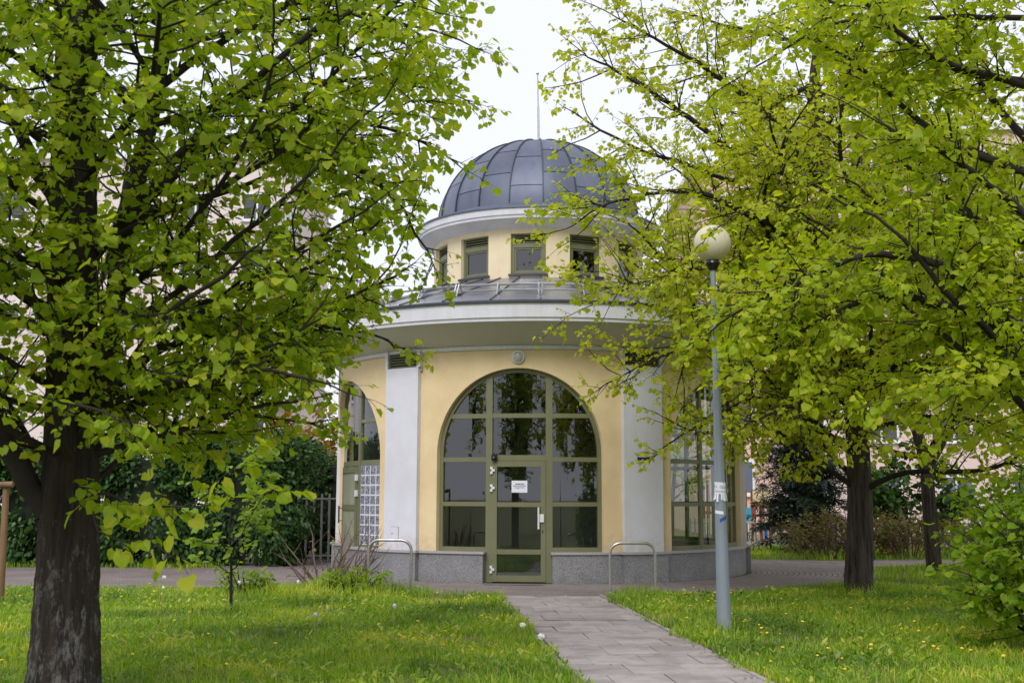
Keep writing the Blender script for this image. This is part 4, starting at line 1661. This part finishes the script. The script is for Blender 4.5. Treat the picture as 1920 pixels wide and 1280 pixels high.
# --- lime whose trunk stands outside the picture on the right, its boughs reach in
nt_ = empty("lime_tree", (6.3, 12.4, 0), "lime tree with low arching boughs over the leafy bush by the lawn", "tree", "lime trees on the lawn")
P = Plant(37, ell(5.9, 12.3, 5.0, 4.3, 3.4, 4.3, 1.7), dict(LIME, leaf=.068, dens=[2.2, 6.2, 11.0], len=[0, 2.8, 1.1, .36]))
P.limb([(6.3, 12.4, -.1), (6.3, 12.4, .3), (6.3, 12.4, 1.5), (6.25, 12.4, 3), (6.2, 12.4, 5), (6.2, 12.4, 8.5)], [.27, .22, .19, .16, .12, .03], 0, False)
Q, rr = P.wood[-1][0], P.wood[-1][1]
for pts, rad in (
    ([(6.25, 12.4, 2.7), (5.5, 12.3, 3.2), (4.9, 12.3, 3.66), (4.53, 12.3, 3.96), (3.79, 12.3, 4.08), (3.14, 12.3, 3.79), (2.5, 12.3, 3.5), (2.0, 12.3, 3.15)], [.08, .07, .055, .045, .035, .026, .015, .006]),
    ([(6.25, 12.35, 2.4), (5.4, 12.3, 3.1), (4.75, 12.3, 3.5), (3.94, 12.3, 3.61), (3.64, 12.25, 3.53), (3.0, 12.2, 3.2), (2.3, 12.2, 2.75)], [.07, .06, .05, .035, .028, .018, .006]),
    ([(6.25, 12.4, 3.5), (5.5, 12.2, 4.4), (4.7, 12, 5.0), (3.8, 11.9, 5.4)], [.06, .05, .03, .01]),
    ([(6.3, 12.4, 2.2), (5.6, 12.0, 2.6), (5.0, 11.7, 2.75), (4.4, 11.5, 2.6)], [.05, .04, .025, .008]),
    ([(6.3, 12.5, 2.3), (5.6, 13.3, 2.8), (5.0, 14.0, 3.0), (4.4, 14.5, 2.8)], [.05, .04, .025, .008]),
):
    P.limb(pts, rad, 1)
L = len(Q)
for j in range(24):
    i = int(L * P.r.uniform(.22, .95))
    az = P.r.uniform(math.pi * .5, math.pi * 1.5)
    el = R(P.r.uniform(5, 40))
    P.grow(Q[i], V3(math.cos(az) * math.cos(el), math.sin(az) * math.cos(el), math.sin(el)), P.r.uniform(2.2, 3.3), min(rr[i] * .5, .06), 1)
nl = P.finish(nt_, (bark_r, twig_m, leaf_near), 300, HEART_T, HEART_F)
print("near right leaves", nl)

# --- slimmer forked lime further back on the right
ft = empty("lime_tree", (8.61, 24.3, 0), "slim dark forked lime tree on the lawn patch by the far path", "tree", "lime trees on the lawn")
P = Plant(41, ell(9.2, 24.0, 6.6, 4.6, 3.6, 4.6, 2.2), dict(RIGHT, leaf=.105, dens=[2, 3.4, 5.2], lstep=.07))
P.limb([(8.63, 24.3, -.1), (8.61, 24.3, .2), (8.56, 24.3, 1.3), (8.52, 24.3, 2.2), (8.3, 24.3, 3.2), (8.1, 24.3, 4.6), (8.0, 24.2, 7.5), (8.0, 24.2, 9.5)], [.17, .15, .14, .13, .10, .085, .05, .02], 0, False)
Q1 = P.wood[-1]
P.limb([(8.52, 24.3, 2.0), (8.99, 24.3, 2.84), (9.5, 24.3, 3.8), (10.1, 24.2, 5.5), (10.4, 24.2, 8)], [.10, .09, .075, .055, .02], 0, False)
Q2 = P.wood[-1]
for Qq in (Q1, Q2):
    for j in range(14):
        i = int(len(Qq[0]) * P.r.uniform(.4, .97))
        az = P.r.uniform(0, 2 * math.pi)
        el = R(P.r.uniform(5, 40))
        P.grow(Qq[0][i], V3(math.cos(az) * math.cos(el), math.sin(az) * math.cos(el), math.sin(el)), P.r.uniform(2.4, 4), min(Qq[1][i] * .5, .05), 1)
print("far lime", P.finish(ft, (bark_r, twig_m, leaf_near), 0))


# --- bushes
def bush(name, label, cat, loc, rx, ry, h, n_stem, mat, seed, leaf=.08, dens=4.0, wood_=twig_m, T=LEAF_T, F=LEAF_F, parts=0, bare=0.0, lstep=.06, l2=.34, group=None, lean=.9, d3=7.5):
    e = empty(name, loc, label, cat, group)
    cfg = dict(seg=[.2, .2, .17, .12], wig=[.08, .13, .15, .16], trop=[.02, -.02, -.03, -.06], dens=[3.5, dens, d3], t0=[.08, .1, .08], flat=[.8, .8, .8],
               ang=[45, 50, 48], len=[0, h * .75, h * .42, l2], rad=[.02, .012, .006, .003], maxl=3, lstep=lstep, leaf=leaf, droop=.4, bare=bare)
    x, y, z = loc

    def env(p):
        return p[2] > .03 and ((p[0] - x) / rx) ** 2 + ((p[1] - y) / ry) ** 2 + ((p[2] - h * .42) / (h * .58)) ** 2 < 1
    P = Plant(seed, env, cfg)
    for i in range(n_stem):
        az = P.r.uniform(0, 2 * math.pi)
        q = P.r.random() ** .5
        b = V3(x + rx * .45 * q * math.cos(az), y + ry * .45 * q * math.sin(az), -.02)
        d = V3(math.cos(az) * q * lean * rx / h, math.sin(az) * q * lean * ry / h, 1)
        P.grow(b, d / np.linalg.norm(d), h * P.r.uniform(.7, 1.05), .02, 1)
    k = P.finish(e, (wood_, wood_, mat), parts, T, F)
    print(name, k)
    return e


bush("leafy_bush", "broad bright green bush spreading over the lawn at the foot of the arching lime boughs", "bush", (6.2, 12.0, 0), 1.9, 1.7, 1.9, 46, leaf_bush, 3, .066, 7.5, parts=200)
bush("leafy_bush", "green bush on the lawn patch behind the forked lime tree", "bush", (11.2, 23.2, 0), 2.4, 1.6, 2.4, 26, leaf_bush, 13, .11, 4.2, lstep=.07)
bush("flowering_shrub", "bronze green twiggy shrub in front of the playground spruce", "shrub", (7.9, 29.9, 0), 1.5, .9, 1.25, 30, leaf_shrub, 4, .085, 5.0, twig_red, OVAL_T, OVAL_F, lstep=.05, group="bronze shrubs along the far path")
bush("flowering_shrub", "bronze green twiggy shrub behind the ridged brown trunk", "shrub", (10.2, 30.4, 0), 1.5, .9, 1.2, 28, leaf_shrub, 6, .085, 5.0, twig_red, OVAL_T, OVAL_F, lstep=.05, group="bronze shrubs along the far path")
bush("flowering_shrub", "bronze green twiggy shrub at the far end of the path, beyond the forked lime", "shrub", (12.8, 31.0, 0), 1.6, .9, 1.3, 26, leaf_shrub, 7, .085, 5.0, twig_red, OVAL_T, OVAL_F, lstep=.05, group="bronze shrubs along the far path")
bush("maple_bush", "dark green maple thicket behind the two brown lime trunks", "bush", (11.3, 33.6, 0), 1.7, 1.1, 3.3, 22, leaf_maple, 8, .14, 3.4, lstep=.08)
bush("ochre_shrub", "ochre and yellow leaved shrub showing above the dark hedge beside the pavilion", "shrub", (-5.2, 31, 0), 1.7, 1.3, 4.1, 20, leaf_autumn, 9, .12, 3.0, lstep=.07)

# dark hedge in sections that can be told apart by their tops
hx = [-14.6, -12.3, -10.1, -7.9, -5.7, -4.3]
hy = [26.1, 26.1, 26.1, 26.1, 26.1, 29.2]
hl_ = ["dark green clipped hedge section furthest from the pavilion", "dark green hedge section behind the wooden stake", "dark green hedge section behind the big whitewashed trunk",
       "dark green hedge section behind the staked sapling", "dark green hedge section ending at the pale bar fence", "dark green hedge section behind the pale bar fence"]
hr_ = np.random.default_rng(60)
for i, x in enumerate(hx):
    e = empty("hedge", (x, hy[i], 0), hl_[i], "hedge", "dark hedge along the path")
    m = MB()
    for j in range(9):
        bx, by = hr_.uniform(-1, 1), hr_.uniform(-.4, .4)
        m.tube([(bx, by, -.05), (bx + hr_.normal(0, .1), by, 1.0), (bx + hr_.normal(0, .25), by + hr_.normal(0, .1), 2.2)], [.03, .024, .008], 6)
    m.build("stem", twig_m, e)
    # added solid core, coloured near black as inner shade, blocks light
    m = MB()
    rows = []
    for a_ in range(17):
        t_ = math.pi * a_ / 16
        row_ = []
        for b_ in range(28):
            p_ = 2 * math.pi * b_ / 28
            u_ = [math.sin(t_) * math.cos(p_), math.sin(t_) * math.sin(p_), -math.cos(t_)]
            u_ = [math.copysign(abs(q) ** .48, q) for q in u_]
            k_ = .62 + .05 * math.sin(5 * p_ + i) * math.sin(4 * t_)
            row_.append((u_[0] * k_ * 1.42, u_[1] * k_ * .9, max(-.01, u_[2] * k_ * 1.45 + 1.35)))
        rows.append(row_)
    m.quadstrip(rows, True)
    m.build("shade_core", hedge_shade_m, e, True)
    n = 14000
    # leaves through a rounded, lumpy body, most of them near its surface
    u = hr_.normal(0, 1, (n, 3))
    u /= np.linalg.norm(u, axis=1, keepdims=True)
    u = np.sign(u) * np.abs(u) ** .48
    lump = 1 + .10 * np.sin(u[:, 0] * 5 + i * 2.0 + 3 * u[:, 2]) + .09 * np.sin(u[:, 2] * 7 + i) + .06 * np.sin(u[:, 0] * 13 + u[:, 2] * 9)
    rad = (1 - .45 * hr_.random(n) ** 1.7) * lump
    H = 1.42 + .06 * math.sin(i * 2.1)
    p = u * rad[:, None] * np.array([1.36, .9, H]) + np.array([0, 0, H - .02])
    k = p[:, 2] > .02
    p, uu = p[k], u[k]
    n = len(p)
    ax = norm(uu * .5 + np.array([0, 0, -.45]) + hr_.normal(0, .5, (n, 3)))
    nr = norm(uu + np.array([0, 0, .6]) + hr_.normal(0, .5, (n, 3)))
    leaf_object("foliage", p, ax, nr, .112 * np.clip(hr_.normal(1, .28, n), .5, 1.7), leaf_hedge, e, OVAL_T, OVAL_F)

# spruce by the playground
e = empty("spruce_tree", (8.15, 33, 0), "dark green spruce tree rising behind the bronze shrubs", "tree")
cfg = dict(seg=[.3, .15, .12], wig=[.01, .05, .08], trop=[0, -.10, -.03], dens=[1, 9.5], t0=[.1, .12], flat=[1, .25], ang=[80, 52], len=[0, 1.1, .34], rad=[.1, .02, .006], maxl=2, lstep=.0105, leaf=.14, droop=.15)
P = Plant(71, lambda p: p[2] > .1, cfg)
P.limb([(8.15, 33, -.1), (8.15, 33, 3), (8.18, 33, 6.4)], [.12, .08, .01], 0, False)
for k in range(30):
    z = .45 + 5.6 * k / 30
    for j in range(7):
        az = 2 * math.pi * (j + P.r.random()) / 7
        P.grow(V3(8.15, 33, z + P.r.uniform(-.1, .1)), V3(math.cos(az), math.sin(az), .12), (1.22 - z / 5.6) * P.r.uniform(.8, 1.15) + .15, .018, 1)
print("spruce", P.finish(e, (bark_r, twig_m, leaf_spruce), 0, NEED_T, NEED_F))

# sapling with its little stake of grass
e = empty("sapling", (-3.57, 15.3, 0), "thin young sapling with pale green leaf tufts standing alone on the lawn", "tree")
cfg = dict(LIME, seg=[.15, .12, .08, .06], dens=[6, 7, 12.0], len=[0, .5, .28, .13], rad=[.015, .008, .004, .0025], leaf=.066, lstep=.024, t0=[.3, .35, .2], trop=[0, .05, 0, -.05], droop=.25)
P = Plant(91, lambda p: p[2] > .38, cfg)
P.limb([(-3.57, 15.3, -.05), (-3.59, 15.3, .6), (-3.63, 15.3, 1.0), (-3.6, 15.3, 1.4), (-3.62, 15.3, 1.8)], [.019, .016, .012, .008, .004], 0, True)
for pts in ([(-3.6, 15.3, .75), (-3.4, 15.2, 1.1), (-3.2, 15.2, 1.5), (-3.08, 15.2, 1.88)], [(-3.6, 15.3, .7), (-3.8, 15.3, .95), (-3.92, 15.3, 1.25), (-3.95, 15.3, 1.5)],
            [(-3.6, 15.3, .9), (-3.5, 15.5, 1.2), (-3.42, 15.5, 1.6)], [(-3.59, 15.3, .5), (-3.75, 15.2, .62), (-3.88, 15.2, .66)], [(-3.59, 15.3, .55), (-3.45, 15.2, .72), (-3.35, 15.2, .85)],
            [(-3.6, 15.3, .65), (-3.62, 15.1, .8), (-3.7, 15.0, .95)]):
    P.limb(pts, [.009, .007, .005, .003], 2)
print("sapling", P.finish(e, (twig_m, twig_m, leaf_sap), 60))

# bare twiggy shrub before the pavilion, left
e = bush("twiggy_shrub", "bare reddish twigs of a cut-back shrub rising from tall grass beside a bicycle hoop", "shrub", (-2.95, 19.35, 0), .9, .55, 1.2, 26, leaf_sap, 15, .05, 3.2, twig_red, OVAL_T, OVAL_F, bare=.93, lstep=.05, l2=.25, lean=1.5, d3=1.2)
bush("small_bush", "low leafy weeds at the foot of the bare twiggy shrub", "bush", (-2.45, 18.6, 0), .5, .35, .36, 26, leaf_bush, 16, .075, 9, T=OVAL_T, F=OVAL_F, lstep=.02, l2=.16, d3=12)
bush("small_bush", "low leafy bush on the lawn edge just behind the young sapling", "bush", (-4.0, 17.9, 0), .42, .35, .42, 20, leaf_bush, 17, .075, 9, T=OVAL_T, F=OVAL_F, lstep=.02, l2=.18, d3=12)

# trees standing behind the camera, mirrored in the panes
for i, (x, y, rz, sc) in enumerate(((-6.5, -8, 1.1, 1.1), (0.5, -13, 2.7, 1.3), (8.5, -9, 4.2, 1.1), (-17, 1, 0.4, 1.3), (-23, 9, 5.2, 1.35))):
    t = dup(ft)
    t.location = (x, y, 0)
    t.rotation_euler = (0, 0, rz)
    t.scale = (sc, sc, sc)
    for ch in list(t.children):
        if ch.name.startswith("leaf"):
            bpy.data.objects.remove(ch)
    tag(t, "lime tree across the street, seen only as a reflection in the pavilion glass", "tree", "lime trees reflected in the glass")

t = dup(ft)
t.location = (4.9, 36.5, 0)
t.rotation_euler = (0, 0, 2.0)
t.scale = (.6, .6, .6)
tag(t, "small lime tree behind the pavilion, seen through its side window", "tree", "lime trees on the lawn")

# ---------------------------------------------------------------- wooden stake, fences, playground
e = empty("wooden_stake", (-7.12, 16.7, 0), "weathered round wooden tree stake with a crossbar standing near the big trunk", "stake")
m = MB()
m.tube([(0, 0, -.1), (-.005, 0, .8), (-.01, 0, 1.60)], [.05, .048, .045], 12)
m.build("pole", wood, e, True)
m = MB()
m.tube([(-1.7, .04, 1.60), (.11, -.06, 1.64)], [.045, .042], 10)
m.build("crossbar", wood, e, True)
e2 = dup(e)
e2.location = (-8.75, 16.75, 0)
tag(e2, "weathered round wooden stake carrying the far end of the crossbar", "stake")
for ch in list(e2.children):
    if ch.name.startswith("crossbar"):
        bpy.data.objects.remove(ch)


def bar_fence(label, p0, p1, h, step, mat, group=None):
    e = empty("metal_fence", (p0[0], p0[1], 0), label, "fence", group)
    d = Vector((p1[0] - p0[0], p1[1] - p0[1], 0))
    n = int(d.length / step)
    proto = None
    for i in range(n + 1):
        if proto is None:
            m = MB()
            m.box(-.022, .022, -.012, .012, 0, h)
            proto = m.build("fence_bar", mat, e)
            o = proto
        else:
            o = bpy.data.objects.new("fence_bar", proto.data)
            COL.objects.link(o)
            o.parent = e
        q = d * (i / n)
        o.location = (q.x, q.y, 0)
        o.rotation_euler = (0, 0, math.atan2(d.y, d.x))
    for z in (.12, h - .12):
        m = MB()
        m.tube([Vector((0, 0, z)), d + Vector((0, 0, z))], .02, 6)
        m.build("fence_rail", mat, e)
    return e


bar_fence("pale metal bar fence between the dark hedge and the pavilion", (-5.6, 27.3), (-2.6, 28.4), 1.55, .17, house_white)
bar_fence("low grey bar fence between the far path and the playground", (5.5, 36.5), (22, 36.8), .85, .14, fence_m)
m = MB()
m.box(5.4, 24, 36.2, 36.4, -.02, .16)
tag(m.build("fence_kerb", kerb_m), "long concrete kerb at the foot of the low playground fence", "kerb")

e = empty("climbing_frame", (8.5, 40.6, 0), "red timber playground climbing frame with orange roof bar and blue panels", "playground")
for x, h in ((-.25, 1.75), (.05, 1.45), (.36, 1.25)):
    m = MB()
    m.box(x - .05, x + .05, -.05, .05, 0, h)
    m.build("timber_post", red_wood, e)
    m = MB()
    m.box(x - .05, x + .05, 1.15, 1.25, 0, h)
    m.build("timber_post", red_wood, e)
for args, mt, nm in (((-.3, .42, -.07, .02, 1.25, 1.36), play_orange, "top_bar"), ((-.62, -.3, -.05, 0, .62, 1.15), play_cyan, "side_panel"), ((-.6, .42, .1, 1.1, .85, .92), red_wood, "deck"),
                     ((.09, .22, -.12, -.02, .12, .62), play_blue, "spring_post"), ((-.22, .34, -.09, -.06, .58, .62), red_wood, "cross_rail"),
                     ((-.25, .40, -.1, 0, 1.36, 1.72), play_cream, "roof_panel"), ((-.2, .36, .0, .03, .42, .46), house_white, "cross_rail")):
    m = MB()
    m.box(*args)
    m.build(nm, mt, e)
e = empty("play_tower", (7.55, 43, 0), "blue and cream playground slide tower behind the climbing frame", "playground")
for args, mt, nm in (((-.5, .5, -.5, .5, .9, 1.0), red_wood, "deck"), ((-.5, .5, -.52, -.47, 1.0, 1.6), play_cream, "side_panel"), ((-.4, .3, -.56, -.53, .2, .85), play_cyan, "climbing_panel"),
                     ((-.55, -.45, -.55, -.45, 0, 2.1), red_wood, "tower_post"), ((.45, .55, -.55, -.45, 0, 2.1), red_wood, "tower_post"),
                     ((-.55, -.45, .45, .55, 0, 2.1), red_wood, "tower_post"), ((.45, .55, .45, .55, 0, 2.1), red_wood, "tower_post")):
    m = MB()
    m.box(*args)
    m.build(nm, mt, e)
m = MB()
m.v = [(-.65, -.65, 2.1), (.65, -.65, 2.1), (.65, .65, 2.1), (-.65, .65, 2.1), (0, 0, 2.75)]
m.f = [(3, 2, 1, 0), (0, 1, 4), (1, 2, 4), (2, 3, 4), (3, 0, 4)]
m.build("tower_roof", play_orange, e)

# ---------------------------------------------------------------- grass, weeds and dandelions
gr = np.random.default_rng(77)


def on_lawn(x, y):
    rr_ = np.hypot(x - PX, y - PY)
    rel_x, rel_y = x - P0.x, y - P0.y
    v = rel_x * DL.x + rel_y * DL.y
    u = rel_x * ND.x + rel_y * ND.y
    edge = .05 * np.sin(v * 3.1) + .04 * np.sin(v * 7.7 + 1)
    edge = edge + .03 * np.sin(v * 17 + 2) + .02 * np.sin(v * 31)
    path_ = (v > -.2) & (u > .0 + edge * .8) & (u < 1.555 + edge)
    left_strip = (x < -4.2) & (y > 19.1 + .06 * np.sin(x * 3)) & (y < 25)
    left2 = (x < -3.2) & (x > -5.2) & (y > 19.3) & (y < 27)
    right_p = (x > 4.4) & (y > 25.2 + np.clip(x - 5.6, 0, 40) * .42 - .3) & (y < 29.0 + np.clip(x - 8, 0, 40) * .12)
    ring = rr_ < RING + .04 * np.sin(x * 5) + .03 * np.sin(x * 11 + 2)
    return ~(path_ | left_strip | left2 | ring | right_p)


def scatter(n, x0, x1, y0, y1, power=1.0):
    """points on the lawn, thicker towards the camera, inside a fan wide enough for a step to either side"""
    t = gr.random(n) ** power
    y = y0 + (y1 - y0) * t
    x = x0 + (x1 - x0) * gr.random(n)
    k = (np.abs(x) < .5 * y + 1.2) & on_lawn(x, y)
    return x[k], y[k]


def patch(x, y):
    return (np.sin(x * 1.7 + 1.3 * np.sin(y * .9)) + np.sin(y * 1.3 + 1.1 * np.sin(x * 1.1) + 2) + .6 * np.sin(x * 4.3 + y * 3.1)) / 2.6


def blades(name, label, x, y, hmin, hmax, w, mat, lean=.5):
    keep = gr.random(len(x)) < np.clip(1.15 + 1.5 * patch(x * 1.9 + 4, y * 1.7), .28, 1)
    x, y = x[keep], y[keep]
    n = len(x)
    pt_ = patch(x, y)
    h = (hmin + (hmax - hmin) * gr.random(n) ** 1.6) * (1 + .45 * pt_)
    # tall tufts
    for tx, ty, tr, k in ((-2.6, 19.1, .9, 1.6), (-3.5, 17.6, .7, 1.3), (-2.0, 18.6, .7, 1.0), (5.6, 18.9, .5, 1.0), (-.6, 18.2, .5, .9), (1.9, 18.2, .5, .8), (2.36, 13.3, .28, 1.2), (-3.57, 15.3, .3, .8)):
        h *= 1 + k * np.exp(-((x - tx) ** 2 + (y - ty) ** 2) / tr ** 2)
    az = gr.random(n) * 2 * np.pi
    dx, dy = np.cos(az), np.sin(az)
    ln = lean * h * (.3 + gr.random(n))
    ww = w * (.6 + .8 * gr.random(n)) * .5
    px, py = -dy * ww, dx * ww
    z0 = np.full(n, -.016)
    V = np.stack([np.stack([x - px, y - py, z0], -1), np.stack([x + px, y + py, z0], -1),
                  np.stack([x + dx * ln * .35 - px * .8, y + dy * ln * .35 - py * .8, h * .6], -1),
                  np.stack([x + dx * ln * .35 + px * .8, y + dy * ln * .35 + py * .8, h * .6], -1),
                  np.stack([x + dx * ln, y + dy * ln, h * .97], -1)], 1)
    tri = np.array([[0, 1, 3], [0, 3, 2], [2, 3, 4]])[None] + (np.arange(n) * 5)[:, None, None]
    o = np_mesh(name, V.reshape(-1, 3), tri.reshape(-1, 3), mat)
    tag(o, label, "grass", kind="stuff")
    return o


x, y = scatter(420000, -9, 11, 8.3, 20.5, 1.25)
print("grass", len(x))
blades("grass", "uneven green lawn grass on both sides of the slab path", x, y, .025, .11, .0085, grass_m, .8)
x, y = scatter(60000, -12, 14, 19, 27, 1.0)
k = (y > 20) | (np.abs(x) > 6)
blades("far_grass", "lawn grass on the patch round the forked lime tree", x[k], y[k], .05, .14, .014, grass_m)
gx, gy = gr.uniform(4.4, 15, 15000), gr.uniform(29, 36.1, 15000)
k = on_lawn(gx, gy)
blades("verge_grass", "grass verge between the far path and the playground fence", gx[k], gy[k], .06, .16, .022, grass_m)
# broad-leaved weeds
x, y = scatter(65000, -9, 11, 8.3, 19.5, 1.2)
k = gr.random(len(x)) < .5 + .5 * np.sin(x * 2.3 + 1) * np.sin(y * 1.9)
x, y = x[k], y[k]
n = len(x)
az = gr.random(n) * 2 * np.pi
pos = np.stack([x, y, .01 + .06 * gr.random(n)], -1)
ax = np.stack([np.cos(az), np.sin(az), .35 + .6 * gr.random(n)], -1)
nr = np.stack([gr.normal(0, .4, n), gr.normal(0, .4, n), np.ones(n)], -1)
o = leaf_object("lawn_weeds", pos, ax, nr, .03 + .075 * gr.random(n) ** 1.5, grass_m, None, OVAL_T * np.array([.62, 1, 1], dtype=np.float32), OVAL_F)
tag(o, "broad-leaved weeds scattered low through the lawn grass", "weeds", kind="stuff")

# dandelions
fl = empty("dandelion", (0, 0, 0), "yellow dandelion flower open in the lawn grass", "flower", "yellow dandelions in the lawn")
m = MB()
m.tube([(0, 0, -.01), (.004, 0, .06), (0, .004, .115)], .0025, 4)
m.build("stalk", stalk_m, fl)
m = MB()
m.sphere((0, .004, .12), .019, 9, 5, .5)
m.build("flower_head", petal_m, fl)
pf = empty("dandelion_clock", (0, 0, 0), "white fluffy dandelion seed head on a thin stalk in the lawn", "flower", "dandelion seed heads in the lawn")
m = MB()
m.tube([(0, 0, -.01), (.006, 0, .12), (0, .006, .215)], .0028, 4)
m.build("stalk", dry_m, pf)
m = MB()
rr_ = random.Random(2)
m.sphere((0, .006, .235), .021, 10, 7)
for i in range(70):
    d = Vector((rr_.gauss(0, 1), rr_.gauss(0, 1), rr_.gauss(0, 1))).normalized()
    q = Vector((0, .006, .235))
    s_ = d.orthogonal().normalized() * .005
    b = len(m.v)
    m.v += [tuple(q + d * .015 - s_ * .2), tuple(q + d * .031 - s_), tuple(q + d * .031 + s_)]
    m.f.append((b, b + 1, b + 2))
m.build("seed_head", seed_m, pf)
first = True
for (x, y) in ((-2.1 + .0, 12.85), (-1.35, 13.9), (.28, 10.95), (.12, 11.9), (-4.0, 17.6), (-3.15, 17.7), (-5.4, 18.6), (-4.8, 16.5)):
    o = pf if first else dup(pf)
    first = False
    o.location = (x, y, 0)
    o.rotation_euler = (0, 0, x * 7)
    o.scale = (1.0, 1.0, 1.0)
spots = []
rr_ = random.Random(12)
while len(spots) < 170:
    side = rr_.random()
    if side < .45:
        x, y = rr_.uniform(2.0, 5.2), rr_.uniform(10, 18.6)
    elif side < .7:
        x, y = rr_.uniform(-8, -3.2), rr_.uniform(15.5, 18.9)
    else:
        x, y = rr_.uniform(-5, .2), rr_.uniform(9.8, 18)
    if bool(on_lawn(np.array([x]), np.array([y]))[0]) and abs(x) < .45 * y:
        spots.append((x, y))
for i, (x, y) in enumerate(spots):
    o = fl if i == 0 else dup(fl)
    o.location = (x, y, rr_.uniform(-.05, .015))
    o.rotation_euler = (rr_.uniform(-.3, .3), rr_.uniform(-.3, .3), rr_.uniform(0, 6))
    s_ = rr_.uniform(.6, 1.1)
    o.scale = (s_, s_, s_)

# dead leaves and crumbs along the path edges
n = 260
v_ = gr.uniform(0.3, 10, n)
sd2 = np.where(gr.random(n) < .5, 0.02 + .10 * gr.random(n) ** 2, 1.53 - .14 * gr.random(n) ** 2)
sd2 = np.where(gr.random(n) < .12, gr.uniform(0, 1.5, n), sd2)
px_ = P0.x + DL.x * v_ + ND.x * sd2
py_ = P0.y + DL.y * v_ + ND.y * sd2
az = gr.random(n) * 2 * np.pi
o = leaf_object("fallen_leaves", np.stack([px_, py_, np.full(n, .012)], -1), np.stack([np.cos(az), np.sin(az), .1 * gr.normal(0, 1, n)], -1),
                np.stack([gr.normal(0, .2, n), gr.normal(0, .2, n), np.ones(n)], -1), .018 + .035 * gr.random(n) ** 2, dead_m, None, OVAL_T, OVAL_F)
tag(o, "brown dead leaves and crumbs lying along the edges of the slab path", "leaves", kind="stuff")
